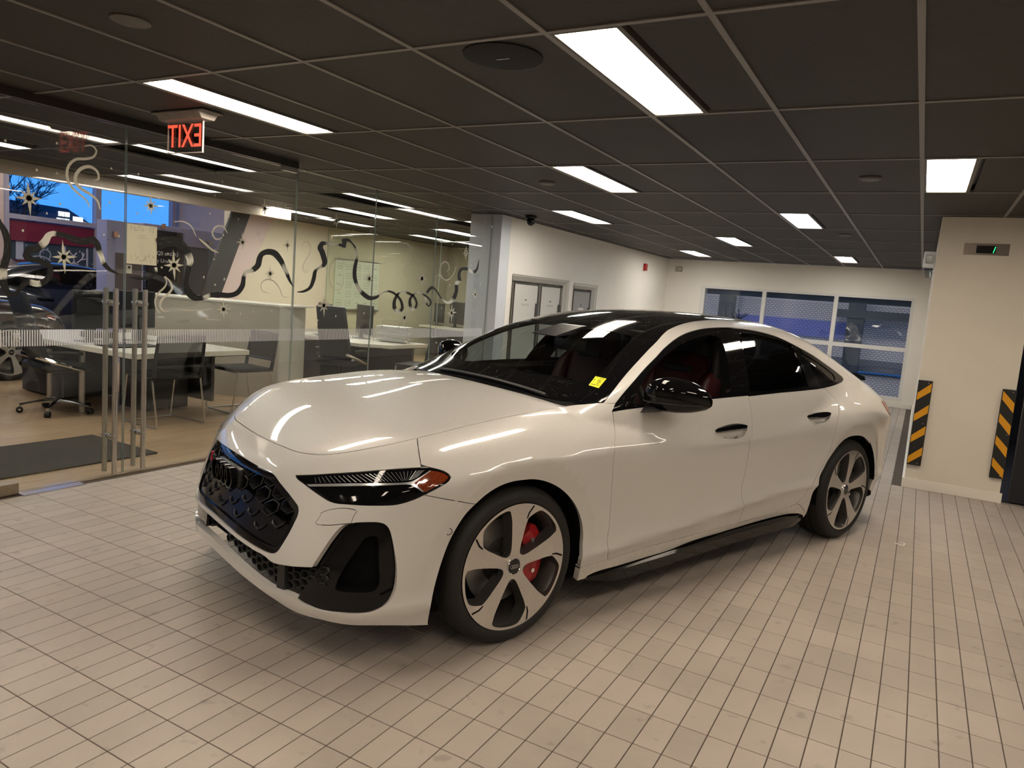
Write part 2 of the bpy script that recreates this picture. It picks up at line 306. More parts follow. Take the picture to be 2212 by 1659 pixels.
TR['dlo_top']=[(-0.621,0.796,0.987),(-0.678,0.783,1.025),(-0.762,0.765,1.076),(-0.89,0.732,1.147),(-0.996,0.705,1.198),(-1.08,0.678,1.236),(-1.164,0.654,1.268),(-1.287,0.623,1.306),(-1.401,0.605,1.331),(-1.512,0.593,1.347),(-1.62,0.587,1.355),(-1.728,0.583,1.361),(-1.834,0.584,1.362),(-1.778,0.587,1.359),(-1.922,0.595,1.356),(-2.027,0.605,1.349),(-2.131,0.62,1.337),(-2.233,0.638,1.318),(-2.332,0.662,1.289),(-2.437,0.684,1.255),(-2.554,0.702,1.217),(-2.677,0.72,1.168),(-2.821,0.731,1.114),(-2.915,0.735,1.078)]
TR['dlo_rear']=[(-2.915,0.735,1.078),(-2.927,0.743,1.061),(-2.897,0.753,1.05),(-2.814,0.77,1.039),(-2.695,0.791,1.029),(-2.526,0.816,1.02)]
TR['a_in']=[(-0.56,0.775,0.987),(-0.661,0.742,1.045),(-0.78,0.703,1.111),(-0.9,0.669,1.173),(-1.025,0.63,1.232),(-1.111,0.602,1.268),(-1.193,0.566,1.298)]
TR['roof_in']=[(-1.193,0.566,1.298),(-1.284,0.531,1.327),(-1.359,0.514,1.345),(-1.477,0.494,1.368),(-1.587,0.484,1.383)]
TR['arch_r']=[(-2.448,0.832,0.19),(-2.464,0.84,0.214),(-2.443,0.868,0.308),(-2.408,0.903,0.395),(-2.43,0.916,0.487),(-2.486,0.915,0.554),(-2.572,0.909,0.619),(-2.647,0.91,0.673),(-2.738,0.908,0.704),(-2.865,0.903,0.709),(-3.003,0.893,0.688),(-3.127,0.882,0.638),(-3.216,0.875,0.57),(-3.268,0.871,0.493),(-3.279,0.872,0.421),(-3.318,0.851,0.329),(-3.368,0.822,0.264)]
TR['sill_top']=[(-0.388,0.887,0.26),(-0.469,0.885,0.264),(-0.574,0.881,0.263),(-0.793,0.877,0.272),(-1.237,0.865,0.275),(-1.667,0.853,0.272),(-1.945,0.848,0.273),(-2.096,0.849,0.281)]
TR['sill_r']=[(-2.096,0.849,0.281),(-2.212,0.855,0.295),(-2.3,0.861,0.306),(-2.429,0.846,0.239),(-2.448,0.832,0.19)]
TR['sill_bot']=[(-0.401,0.864,0.187),(-0.457,0.862,0.188),(-0.465,0.865,0.199),(-0.513,0.865,0.207),(-0.672,0.861,0.207),(-0.86,0.857,0.21),(-1.06,0.853,0.214),(-1.26,0.853,0.233),(-1.524,0.847,0.238),(-1.782,0.842,0.243),(-1.965,0.839,0.246),(-2.122,0.839,0.246),(-2.285,0.84,0.24),(-2.414,0.838,0.215),(-2.448,0.832,0.19)]
TR['win_f']=[(-0.732,0.822,0.972),(-0.722,0.816,0.988),(-0.773,0.795,1.049),(-0.859,0.768,1.11),(-0.96,0.739,1.166),(-1.07,0.713,1.214),(-1.182,0.688,1.253),(-1.294,0.669,1.282),(-1.404,0.654,1.302),(-1.512,0.645,1.313),(-1.571,0.646,1.314),(-1.593,0.66,1.301),(-1.581,0.697,1.26),(-1.544,0.756,1.183),(-1.501,0.812,1.093),(-1.468,0.852,1.011),(-1.244,0.854,1.004),(-1.072,0.851,0.996),(-0.917,0.842,0.986),(-0.822,0.833,0.98)]
TR['win_r']=[(-1.835,0.624,1.335),(-1.971,0.628,1.331),(-2.097,0.643,1.317),(-2.231,0.657,1.299),(-2.341,0.673,1.275),(-2.325,0.727,1.207),(-2.323,0.779,1.128),(-2.315,0.827,1.037),(-1.997,0.84,1.03),(-1.657,0.845,1.023),(-1.688,0.8,1.11),(-1.75,0.721,1.229)]
TR['win_q']=[(-2.4,0.698,1.239),(-2.525,0.72,1.195),(-2.652,0.735,1.148),(-2.772,0.747,1.096),(-2.783,0.76,1.068),(-2.714,0.778,1.051),(-2.597,0.798,1.042),(-2.483,0.814,1.036),(-2.457,0.765,1.135),(-2.428,0.727,1.197)]
TR['handle_f']=[(-1.292,0.897,0.836),(-1.315,0.895,0.845),(-1.567,0.892,0.85),(-1.587,0.894,0.841),(-1.586,0.896,0.83),(-1.554,0.903,0.794),(-1.519,0.905,0.787),(-1.374,0.905,0.792),(-1.342,0.904,0.8),(-1.312,0.9,0.818)]
TR['handle_r']=[(-2.243,0.881,0.863),(-2.267,0.878,0.87),(-2.492,0.887,0.874),(-2.506,0.892,0.87),(-2.498,0.897,0.862),(-2.456,0.907,0.83),(-2.415,0.906,0.823),(-2.303,0.902,0.817),(-2.282,0.899,0.825),(-2.257,0.892,0.84)]
TR['bar_f']=[(-1.293,0.896,0.838),(-1.299,0.898,0.83),(-1.579,0.895,0.834),(-1.583,0.893,0.845),(-1.564,0.892,0.85),(-1.315,0.895,0.845)]
TR['bar_r']=[(-2.248,0.88,0.865),(-2.251,0.885,0.855),(-2.492,0.896,0.863),(-2.507,0.891,0.871),(-2.486,0.885,0.876),(-2.271,0.878,0.87)]
TR['tail']=[(-3.339,0.785,0.937),(-3.399,0.793,0.917),(-3.434,0.807,0.891),(-3.357,0.849,0.858),(-3.305,0.875,0.827),(-3.273,0.86,0.869),(-3.271,0.836,0.902)]
TR['hook']=[(0.755,0.63,0.594),(0.735,0.657,0.613),(0.676,0.749,0.63),(0.672,0.757,0.626),(0.675,0.754,0.623),(0.691,0.75,0.583),(0.747,0.673,0.561),(0.768,0.634,0.555),(0.77,0.626,0.56),(0.755,0.634,0.589)]
TR['sticker']=[(-0.604,0.629,1.047),(-0.682,0.595,1.085),(-0.695,0.657,1.081),(-0.614,0.687,1.041)]
TR['vent_tri']=[(0.754,0.747,0.339),(0.749,0.753,0.368),(0.733,0.764,0.413),(0.708,0.778,0.462),(0.685,0.789,0.504),(0.672,0.795,0.526),(0.659,0.803,0.536),(0.637,0.821,0.541),(0.626,0.829,0.537),(0.625,0.833,0.524),(0.622,0.843,0.469),(0.618,0.85,0.413),(0.615,0.854,0.371),(0.62,0.852,0.348),(0.633,0.846,0.336),(0.666,0.828,0.331),(0.71,0.795,0.329),(0.742,0.762,0.328),(0.751,0.751,0.331)]
TR['amber']=[(0.435,0.867,0.784),(0.408,0.879,0.78),(0.387,0.89,0.772),(0.375,0.9,0.761),(0.388,0.903,0.749),(0.419,0.901,0.734),(0.449,0.896,0.72),(0.471,0.89,0.71),(0.491,0.877,0.727),(0.508,0.859,0.741),(0.472,0.863,0.765)]
TR['drl']=[(0.764,0.522,0.679),(0.706,0.625,0.701),(0.636,0.735,0.723),(0.579,0.805,0.735),(0.536,0.84,0.741),(0.511,0.854,0.746),(0.471,0.863,0.766),(0.437,0.865,0.784),(0.435,0.868,0.782),(0.47,0.866,0.763),(0.503,0.862,0.741),(0.474,0.888,0.713),(0.479,0.887,0.711),(0.516,0.857,0.736),(0.537,0.844,0.735),(0.581,0.808,0.728),(0.656,0.714,0.71),(0.725,0.602,0.687),(0.761,0.537,0.674)]
TR['lens_top']=[(0.768,0.489,0.696),(0.714,0.576,0.721),(0.642,0.683,0.747),(0.567,0.779,0.771),(0.475,0.845,0.786),(0.441,0.861,0.788),(0.44,0.864,0.784),(0.471,0.862,0.768),(0.511,0.853,0.748),(0.535,0.839,0.743),(0.599,0.783,0.733),(0.688,0.653,0.708),(0.765,0.518,0.682),(0.773,0.487,0.69)]
# ---------------- the car ----------------
CAR=empty('car',(-2.1685,2.8968,0),math.radians(-111.2),label='white sedan with black roof and rain beads, parked on the tiled floor',cat='car')
class Dom:
    def __init__(s,kind,c=(0,0,0)): s.k=kind; s.c=np.array(c,float)
    def uv(s,P):
        P=np.asarray(P,float)
        if s.k=='z': return P[:,:2].copy()
        if s.k=='c': return np.c_[P[:,0],.7*np.arctan2(P[:,2]-s.c[2],P[:,1]-s.c[1])]
        q=P-s.c; sg=-1 if s.k=='r' else 1
        return np.c_[np.arctan2(q[:,1],sg*q[:,0]),np.arctan2(q[:,2],np.hypot(q[:,0],q[:,1]))]
    def ray(s,U):
        if s.k=='z': return np.c_[U,np.full(len(U),s.c[2])],np.tile((0.,0.,1.),(len(U),1))
        if s.k=='c': a=U[:,1]/.7; return np.c_[U[:,0],np.full(len(U),s.c[1]),np.full(len(U),s.c[2])],np.c_[np.zeros(len(U)),np.cos(a),np.sin(a)]
        sg=-1 if s.k=='r' else 1
        return np.tile(s.c,(len(U),1)),np.c_[sg*np.cos(U[:,1])*np.cos(U[:,0]),np.cos(U[:,1])*np.sin(U[:,0]),np.sin(U[:,1])]
TOP=Dom('z',(0,0,.35)); TOPG=Dom('z',(0,0,.86)); SIDE=Dom('c',(0,.25,.55)); NOSE=Dom('s',(-.1,0,.45)); TAILD=Dom('r',(-2.9,0,.6))
def S_(n,rev=False,step=.015):
    c=curve(TR[n],step); return c[::-1] if rev else c
def half(*cs):
    "join curves, keep y>=0, close across the middle by mirroring"
    P=np.concatenate(cs); P=P[P[:,1]>.002]; Q=P[::-1]*np.array((1,-1,1)); return np.concatenate((P,Q))
def clean(U,eps=.0035):
    out=[U[0]]
    for p in U[1:]:
        if np.linalg.norm(p-out[-1])>eps: out.append(p)
    if np.linalg.norm(out[0]-out[-1])<eps: out.pop()
    return np.array(out)
def shrink(U,g):
    a=np.roll(U,1,0);b=np.roll(U,-1,0); t=b-a; t/=np.linalg.norm(t,axis=1,keepdims=True)+1e-12
    nrm=np.c_[-t[:,1],t[:,0]]; A=.5*np.sum(U[:,0]*np.roll(U[:,1],-1)-np.roll(U[:,0],-1)*U[:,1])
    return U+nrm*g*(1 if A>0 else -1)
def patch(dom,outer,holes=(),f=None,step=.03,gap=.0016,off=0.,rim=.014,rimh=None,P3=True,face_off=None):
    "one panel lying on the car's surface: (verts, faces, normals)"
    f=f or fU
    loops=[clean(dom.uv(l) if P3 else np.asarray(l)) for l in (outer,*holes)]
    loops=[shrink(loops[0],gap)]+[shrink(l,-gap) for l in loops[1:]]
    lo=loops[0].min(0);hi=loops[0].max(0)
    xs=np.arange(lo[0],hi[0],step); ys=np.arange(lo[1],hi[1],step*.87)
    G=np.array([(x+(step/2 if j%2 else 0),y) for j,y in enumerate(ys) for x in xs]); keep=inside(loops[0],G)
    for h in loops[1:]: keep&=~inside(h,G)
    G=G[keep]; allb=np.concatenate(loops)
    if len(G):
        d=np.min(np.linalg.norm(G[:,None]-allb[None],axis=2),axis=1); G=G[d>step*.45]
    vs=[Vector(p) for p in allb]+[Vector(p) for p in G]; es=[];n0=0
    for l in loops: es+=[(n0+i,n0+(i+1)%len(l)) for i in range(len(l))]; n0+=len(l)
    V,_,F,_,_,_=delaunay_2d_cdt(vs,es,[],0,1e-6)
    U=np.array([(v.x,v.y) for v in V]); F=np.array([list(t) for t in F])
    cen=U[F].mean(1); ok=inside(loops[0],cen)
    for h in loops[1:]: ok&=~inside(h,cen)
    F=F[ok]
    def put(U):
        o,d=dom.ray(U); P=cast(f,o,d); N=grad(f,P); return P,N
    P,N=put(U); 
    if off or face_off is not None: P=P+N*(off if face_off is None else face_off(P)[:,None])
    # orient
    a=P[F[:,1]]-P[F[:,0]];b=P[F[:,2]]-P[F[:,0]]; fl=np.sum(np.cross(a,b)*N[F[:,0]],axis=1)<0; F[fl]=F[fl][:,::-1]
    V3=[P];N3=[N];FF=[tuple(t) for t in F]; base=len(P)
    for k,l in enumerate(loops):
        dep=rim if k==0 or rimh is None else rimh
        if not dep: continue
        Pb,Nb=put(l); 
        if off or face_off is not None: Pb=Pb+Nb*(off if face_off is None else face_off(Pb)[:,None])
        t=np.roll(Pb,-1,0)-np.roll(Pb,1,0); t/=np.linalg.norm(t,axis=1,keepdims=True)+1e-12
        side=np.cross(t,Nb); A=.5*np.sum(l[:,0]*np.roll(l[:,1],-1)-np.roll(l[:,0],-1)*l[:,1])
        s=1.0
        cc=Pb.mean(0); 
        if np.mean(np.sum(side*(Pb-cc),axis=1))<0: s=-1.
        if k>0: s=-s
        side=side*s; n=len(l)
        V3+=[Pb,Pb-Nb*dep]; N3+=[side,side]
        for i in range(n):
            j=(i+1)%n; q=(base+i,base+j,base+n+j,base+n+i)
            v0=np.cross(Pb[j]-Pb[i],-Nb[i]); FF.append(q if v0@side[i]>0 else q[::-1])
        base+=2*n
    return np.concatenate(V3),FF,np.concatenate(N3)
def mesh_of(name,parts,m,parent,flip=False):
    V=[];F=[];N=[];n=0
    for v,f,nn in parts:
        V.append(v);N.append(nn);F+=[tuple(i+n for i in t) for t in f]; n+=len(v)
    V=np.concatenate(V);N=np.concatenate(N)
    if flip: V=V*np.array((1,-1,1)); N=N*np.array((1,-1,1)); F=[t[::-1] for t in F]
    me=bpy.data.meshes.new(name); me.from_pydata(V.tolist(),[],F)
    me.polygons.foreach_set('use_smooth',[True]*len(me.polygons)); me.validate()
    if len(me.vertices)==len(N): me.normals_split_custom_set_from_vertices(N.tolist())
    me.materials.append(m); return link(bpy.data.objects.new(name,me),parent)
PANELS={}
def panel(name,m,dom,outer,holes=(),parent=None,both=False,**k):
    p=patch(dom,outer,holes,**k); o=mesh_of(name,[p],m,parent or CAR); PANELS.setdefault(name,p)
    if both: return o,mesh_of(name,[p],m,parent or CAR,True)
    return o
cat=np.concatenate
def app(*cs):
    "join boundary curves end to end"
    return cat([c if i==0 else c[1:] for i,c in enumerate(cs)])
# --- hood
hf=S_('hood_front'); hs=S_('hood_side'); cw=S_('cowl')
hood=panel('hood',PAINT,TOP,half(hf,hs,cw),f=fL,step=.03,gap=.002,rim=.02)
# --- front bumper
hlt=S_('hl_top');hlb=S_('hl_bot');hlp=S_('hl_tip')
fas=half(hf,S_('seam_up'),hlt,hlb[::-1],S_('seam_low'),S_('arch_f'),S_('bump_bot'))
gr=half(S_('grille')); lowh=half(S_('low_top'),S_('intake_l'),S_('low_bot'))
hook=S_('hook'); hook=app(hook,hook[:1])
hookm=hook*np.array((1,-1,1))
bumper=panel('front_bumper',PAINT,NOSE,fas,(gr,lowh,hook),f=fL,step=.028,gap=.0013,rim=.03)
panel('tow_cover',PAINT,NOSE,hook,f=fL,step=.04,gap=.0009,rim=.01,parent=bumper)
MB().tube([(0.362+.0,.906+.006*0,.549)]*1+[(0.362,.9035,.549)],.011,12).build('parking_sensor',PAINT,bumper)
ring=[(0.362+.0125*math.cos(a),.9045-.004*math.cos(a),.549+.0125*math.sin(a)) for a in np.linspace(0,2*math.pi,17)[:-1]]
MB().tube(ring,.0016,5,True).build('sensor_ring',SATIN,bumper)
def onx(y,z,off=0.):
    y=np.atleast_1d(np.asarray(y,float));z=np.atleast_1d(np.asarray(z,float)); y,z=np.broadcast_arrays(y,z)
    P=cast(fL,np.c_[np.full(len(y),.25),y,z],np.tile((1.,0,0),(len(y),1))); return P+np.array((off,0,0))
# --- grille
FR=shrink(clean(gr[:,1:]),.026)
inner=np.c_[onx(FR[:,0],FR[:,1])[:,0],FR]
grille=panel('grille',GLOSS,NOSE,gr,(inner,),f=fL,step=.03,gap=.001,off=-.006,rim=.03,rimh=.04)
gp=shrink(clean(gr[:,1:]),.004)
def lattice():
    out=[]
    for i in range(-6,9):
        for j in range(-6,9):
            y,z=.144+.098*i+.067*j,.564+.031*i-.037*j
            if y>.0: out.append((y,z+.037))
    return out
def hexa(c,s):
    y,z=c; k=[(0,-.037),(.046,-.006),(.044,.034),(0,.037),(-.046,.004),(-.044,-.034)]
    k=[(0,-.037),(.047,-.005),(.047,.027),(.006,.038),(-.045,.008),(-.046,-.024)]
    return [(y+a*s,z+b*s) for a,b in k]
openz=lambda y:.575-.22*max(0,abs(y)-.20)
for c in lattice():
    for sg in (1,-1):
        h=hexa(c,.94); h2=hexa(c,.83); h3=hexa(c,.78)
        a=np.array(h);b=np.array(h2);d=np.array(h3)
        if inside(FR,np.array([c]))[0]==False and inside(gp,a).sum()<3: continue
        a[:,0]*=sg;b[:,0]*=sg;d[:,0]*=sg
        if c[1]>openz(c[0]):
            q=np.concatenate([onx(a[:,0],a[:,1],-.012),onx(b[:,0],b[:,1],-.010),onx(d[:,0],d[:,1],-.06)])
            MB().add(q,[(i,(i+1)%6,6+(i+1)%6,6+i) for i in range(6)]+[(6+i,6+(i+1)%6,12+(i+1)%6,12+i) for i in range(6)]).build('grille_cell',SATIN,grille,True)
        elif c[1]>.43 and inside(FR,a).all():
            k=[(-.040,.0),(-.036,-.016),(0,-.030),(.036,-.006),(.042,.010)]
            p=[(sg*(c[0]+u*.8),c[1]+v*.8) for u,v in k]; P=onx([q[0] for q in p],[q[1] for q in p],-.012)
            MB().tube(P,[.001,.0045,.006,.0045,.001],6).build('chevron_relief',SATIN,grille,True)
# the closed lower field of the grille and the dark space behind the open cells
ys=np.linspace(-.5,.5,61); topz=np.array([openz(y)+.012 for y in ys])
low=[(y,z) for y,z in zip(ys,topz)]; fr=FR
fieldp=np.array([p for p in fr if p[1]<openz(p[0])])
order=fieldp[np.argsort(np.arctan2(fieldp[:,1]-.5,fieldp[:,0]))]
poly=np.array([(y,z) for y,z in low if inside(fr,np.array([(y,z-.012)]))[0]])
lower=order[order[:,1]<.56]; lower=lower[np.argsort(-lower[:,0])]
fld=np.concatenate((poly,lower)); fld3=np.c_[onx(fld[:,0],fld[:,1])[:,0],fld]
panel('closed_field',INTK,NOSE,fld3,f=fL,step=.03,gap=0,off=-.016,rim=.03,parent=grille)
panel('grille_backing',DARK,NOSE,gr,f=fL,step=.06,gap=-.012,off=-.075,rim=0,parent=grille)
em=MB(); x0=float(onx([0],[.615])[0,0])
em.box((x0-.05,-.13,.572),(x0-.004,.13,.655),.012)
body=em.build('emblem_block',SATIN,grille,True)
for i in range(4):
    c=(-.0825+.055*i); pr=[(.046,-.012),(.046,.012),(.039,.012),(.039,-.012)]
    MB().lathe(pr,36,0,(x0+.010,c,.613),True).build('emblem_ring',GLOSS,grille,True)
B=onx([-.30],[.612],-.004)[0]
MB().prism([(-.325,.590),(-.311,.590),(-.300,.634),(-.314,.634)],0,B[0]-.01,B[0]).build('badge_bar',mat('badge_red',(.5,.01,.03),.3),grille)
mesh_text('S5',.05,'badge_letters',GUN,grille,Matrix.Translation((B[0]+.001,-.265,.612))@Matrix.Rotation(math.radians(90),4,'Z')@Matrix.Rotation(math.radians(90),4,'X'),.003)
# --- lower opening: dark recess, honeycomb, side intakes
lowg=panel('lower_grille',DARK,NOSE,lowh,f=fL,step=.05,gap=-.012,off=-.075,rim=0)
lh=clean(lowh[:,1:]); hx=MB()
for i in range(-22,23):
    for j in range(-4,5):
        c=(i*.036,.345+j*.0312+(.0156 if i%2 else 0))
        h=np.array([(c[0]+.021*math.cos(math.radians(60*k)),c[1]+.018*math.sin(math.radians(60*k))) for k in range(6)])
        if abs(c[0])<.10 and c[1]>0 or not inside(lh,h).all() or abs(c[0])>.70 or .475<abs(c[0])<.53: continue
        h2=(h-np.array(c))*.80+np.array(c)
        q=np.concatenate([onx(h[:,0],h[:,1],-.035),onx(h2[:,0],h2[:,1],-.034),onx(h2[:,0],h2[:,1],-.06)])
        hx.add(q,[(k,(k+1)%6,6+(k+1)%6,6+k) for k in range(6)]+[(6+k,6+(k+1)%6,12+(k+1)%6,12+k) for k in range(6)])
hx.build('honeycomb_mesh',SATIN,lowg,True)['kind']='stuff'
for s in (1,-1):
    q=[(s*.485,.395),(s*.525,.39),(s*.525,.275),(s*.485,.272)]; P=onx([a for a,_ in q],[b for _,b in q],-.02)
    MB().add(list(P)+[p-np.array((.05,0,0)) for p in P],[(0,1,2,3),(0,4,5,1),(1,5,6,2),(2,6,7,3),(3,7,4,0)]).build('divider',SATIN,lowg)
q=[(-.46,.395),(-.12,.408),(-.12,.345),(-.46,.29)]; P=onx([a for a,_ in q],[b for _,b in q],-.012)
MB().add(list(P)+[p-np.array((.04,0,0)) for p in P],[(0,1,2,3),(0,4,5,1),(1,5,6,2),(2,6,7,3),(3,7,4,0)]).build('radar_cover',GLOSS,lowg)
ik=S_('intake_l'); ik=app(ik,curve([ik[-1],TR['intake_l'][0]],.015)); vt=S_('vent_tri')
ins=panel('side_air_intake',INTK,NOSE,ik,(vt,),f=fL,step=.03,gap=.001,both=True,rim=.03,rimh=.05,face_off=lambda P:-.008-.030*np.clip((P[:,2]-.29)/.06,0,1)*np.clip((.60-P[:,2])/.05,0,1))
for k,o in enumerate(ins):
    p=patch(NOSE,vt,f=fL,step=.04,gap=-.01,off=-.085,rim=0); mesh_of('vent_recess',[p],MATTE,o,k==1)
    s=-1 if k else 1
    V=[(.70,s*.62,.325),(.60,s*.845,.325),(.50,s*.85,.36),(.56,s*.70,.36)]
    MB().add(V,[(0,1,2,3)]).build('vent_fin',GLOSS,o)
MB().prism([(.72,.22),(.74,.30),(.70,.60),(.60,.60),(.60,.22)],1,-.42,.42).build('view_blocker',DARK,CAR)  # added dark box, stops the bright floor showing through the lower opening
# --- headlights
hl=app(hlp,hlb,hlt[::-1])
heads=panel('headlight',GLOSS,NOSE,hl,f=fL,step=.03,gap=.001,off=-.003,rim=.03,both=True)
LIP=mat('lamp_silver',(.55,.56,.58),.22,.7)
AMB=noisy(mat('amber_lens',(.16,.028,.008),.12,coat=1),160,.5)
top=S_('lens_top')
for k,o in enumerate(heads):
    fl=k==1
    mesh_of('light_strip',[patch(NOSE,app(S_('drl'),S_('drl')[:1]),f=fL,step=.02,gap=0,off=.0008,rim=.004)],LIP,o,fl)
    mesh_of('turn_reflector',[patch(NOSE,app(S_('amber'),S_('amber')[:1]),f=fL,step=.03,gap=.001,off=.0006,rim=.004)],AMB,o,fl)
    rb=MB(); U=NOSE.uv(TR['lens_top'][:6]); Lw=NOSE.uv(TR['lens_top'][7:13])[::-1]
    for t in np.linspace(.06,.88,30):
        a=np.array([np.interp(t,np.linspace(0,1,len(Lw)),Lw[:,i]) for i in (0,1)]); t2=min(1,t+.05); b=np.array([np.interp(t2,np.linspace(0,1,len(U)),U[:,i]) for i in (0,1)])
        a,b=a+(b-a)*.1,a+(b-a)*.9
        oo,dd=NOSE.ray(np.array([a,b])); P=cast(fL,oo,dd)+.0012*grad(fL,cast(fL,oo,dd)); rb.tube(P,.0013,4)
    if fl: rb.mirror()
    rb.build('lens_rib',mat('lens_rib',(.30,.31,.33),.2,.6),o)
# --- sides
fend=app(hs,S_('fend_top'),S_('dlo_lf'),S_('shut_f'),S_('fend_bot',True),S_('arch_b',True),S_('seam_low',True),hlp[::-1],S_('seam_up',True))
# the fender's top edge starts at the seam
fend=app(S_('hood_side'),S_('fend_top'),S_('dlo_lf'),S_('shut_f'),S_('fend_bot')[::-1],S_('arch_b')[::-1],S_('seam_low')[::-1],hlp[::-1],S_('seam_up')[::-1])
panel('front_fender',PAINT,SIDE,fend,f=fU,step=.03,rim=.022,both=True)
def handle_set(d,h,b,fl):
    mesh_of('handle_recess',[patch(SIDE,h,f=fU,step=.03,gap=-.006,off=-.022,rim=0)],PAINT,d,fl)
    mesh_of('door_handle',[patch(SIDE,b,f=fU,step=.02,gap=-.001,off=.006,rim=.02)],GLOSS,d,fl)
H1=app(S_('handle_f'),S_('handle_f')[:1]);H2=app(S_('handle_r'),S_('handle_r')[:1]);B1=app(S_('bar_f'),S_('bar_f')[:1]);B2=app(S_('bar_r'),S_('bar_r')[:1])
df=app(S_('belt_f'),S_('shut_m'),S_('bot_f')[::-1],S_('shut_f')[::-1])
dr=app(S_('belt_r'),S_('bot_r')[::-1],S_('shut_m')[::-1])
d1=panel('front_door',PAINT,SIDE,df,(H1,),f=fU,step=.03,rim=.02,rimh=.02,both=True)
d2=panel('rear_door',PAINT,SIDE,dr,(H2,),f=fU,step=.03,rim=.02,rimh=.02,both=True)
for k in (0,1): handle_set(d1[k],H1,B1,k==1); handle_set(d2[k],H2,B2,k==1)
# --- side frame: windscreen pillar, roof rail and rear quarter
def up(pts):
    pts=np.array(pts,float); return cast(fU,np.c_[pts,np.full(len(pts),.6)],np.tile((0.,0,1.),(len(pts),1)))
ain=S_('a_in'); rin=S_('roof_in')
roofe=up(curve([(rin[-1,0],rin[-1,1],0),(-1.75,.475,0),(-2.1,.478,0),(-2.5,.49,0),(-2.8,.515,0),(-3.1,.55,0),(-3.4,.585,0),(-3.55,.60,0)])[:,:2])
def sidecast(xs,th):
    o,d=SIDE.ray(np.c_[xs,.7*np.asarray(th)]); return cast(fU,o,d)
te=math.atan2(roofe[-1,2]-.55,roofe[-1,1]-.25)
tailc=sidecast(np.linspace(-3.55,-3.62,40),np.linspace(te,-.62,40))
arr=S_('arch_r')
rear_bot=sidecast(np.linspace(-3.62,arr[-1,0],12)[1:-1],np.linspace(-.62,math.atan2(arr[-1,2]-.55,arr[-1,1]-.25),12)[1:-1])
quarter_low=app(S_('bot_r')[:0]) if False else None
br=S_('bot_r'); i0=int(np.argmin(np.linalg.norm(br-np.array(TR['sill_r'][0]),axis=1)))
sf=cat([ain,rin[1:],roofe[1:],tailc,rear_bot,arr[::-1],S_('sill_r')[::-1],br[i0:],S_('dlo_rear')[::-1],S_('dlo_top')[::-1],[TR['fend_top'][-2]],])
frames=panel('side_frame',PAINT,SIDE,sf,f=fU,step=.03,gap=.0012,rim=.02,both=True)
# --- window surround and panes
dlo=app(S_('dlo_top'),S_('dlo_rear'),S_('belt_r')[::-1],S_('belt_f')[::-1],S_('dlo_lf')[::-1])
cl=lambda n:app(S_(n),S_(n)[:1])
wf,wr,wq=cl('win_f'),cl('win_r'),cl('win_q')
trims=panel('window_surround',GLOSS,SIDE,dlo,(wf,wr,wq),f=fU,step=.035,gap=.0008,off=-.002,rim=.02,rimh=.03,both=True)
TINT=pane('tinted_glass',(.16,.17,.18)); CLEAR=pane('car_glass',(.62,.66,.64))
panel('rear_window',TINT,SIDE,wr,f=fU,step=.05,gap=-.004,off=-.006,rim=0,both=True)
panel('quarter_window',TINT,SIDE,wq,f=fU,step=.05,gap=-.004,off=-.006,rim=0,both=True)
mesh_of('front_window',[patch(SIDE,wf,f=fU,step=.06,gap=-.004,off=-.006,rim=0)],CLEAR,CAR,True)   # the near one is wound down
# --- windscreen and roof
edge=half(curve(np.array(TR['a_in'])[::-1],.015)[::-1])
base_c=up(curve([(TR['a_in'][0][0],TR['a_in'][0][1],0),(-.43,.66,0),(-.385,.52,0),(-.352,.36,0),(-.335,.2,0),(-.328,.0,0)])[:,:2])
topc=up(curve([(TR['a_in'][-1][0],TR['a_in'][-1][1],0),(-1.165,.40,0),(-1.145,.2,0),(-1.14,0,0)])[:,:2])
wsout=half(base_c[::-1],ain,topc)
def lerp2(a,b,t): return a*(1-t)+b*t
wb=half(np.array([(-.52,.001,0),(-.535,.3,0),(-.585,.5,0),(-.64,.60,0)]),np.array([(-.72,.595,0),(-.9,.53,0),(-1.06,.475,0),(-1.09,.44,0)]),np.array([(-1.085,.3,0),(-1.06,.14,0),(-1.01,.10,0),(-1.0,.001,0)]))
wb3=up(np.array(wb)[:,:2])
panel('windscreen_border',GLOSS,TOPG,wsout,(wb3,),f=fG,step=.04,gap=.001,rim=.015,rimh=.004)
screen=panel('windscreen',CLEAR,TOPG,wb3,f=fG,step=.05,gap=-.006,off=-.002,rim=0)
rf=half(topc[::-1],rin,roofe[:int(np.argmin(abs(roofe[:,0]+2.42)))],up(curve([(-2.42,.487,0),(-2.46,.3,0),(-2.475,0.001,0)])[:,:2]))
roof=panel('roof',GLOSS,TOPG,rf,f=fG,step=.05,gap=.002,rim=.015)
i1=int(np.argmin(abs(roofe[:,0]+2.42))); i2=int(np.argmin(abs(roofe[:,0]+3.30)))
rw=half(up(curve([(-2.475,0.001,0),(-2.46,.3,0),(-2.42,.487,0)])[:,:2]),roofe[i1:i2],up(curve([(-3.30,.573,0),(-3.36,.3,0),(-3.38,.001,0)])[:,:2]))
panel('rear_screen',TINT,TOPG,rw,f=fG,step=.06,gap=.002,rim=.01)
dk=half(up(curve([(-3.38,0.001,0),(-3.36,.3,0),(-3.30,.573,0)])[:,:2]),roofe[i2:],up(curve([(-3.55,.60,0),(-3.58,.3,0),(-3.59,.001,0)])[:,:2]))
panel('boot_lid',PAINT,TOPG,dk,f=fU,step=.05,rim=.01)
rb=cat([up(curve([(-3.59,.001,0),(-3.58,.3,0),(-3.55,.60,0)])[:,:2]),tailc]); 
mesh_of('rear_bumper',[patch(TAILD,half(rb),f=fU,step=.06,gap=.0005,rim=.01)],PAINT,CAR)
sp=MB(); 
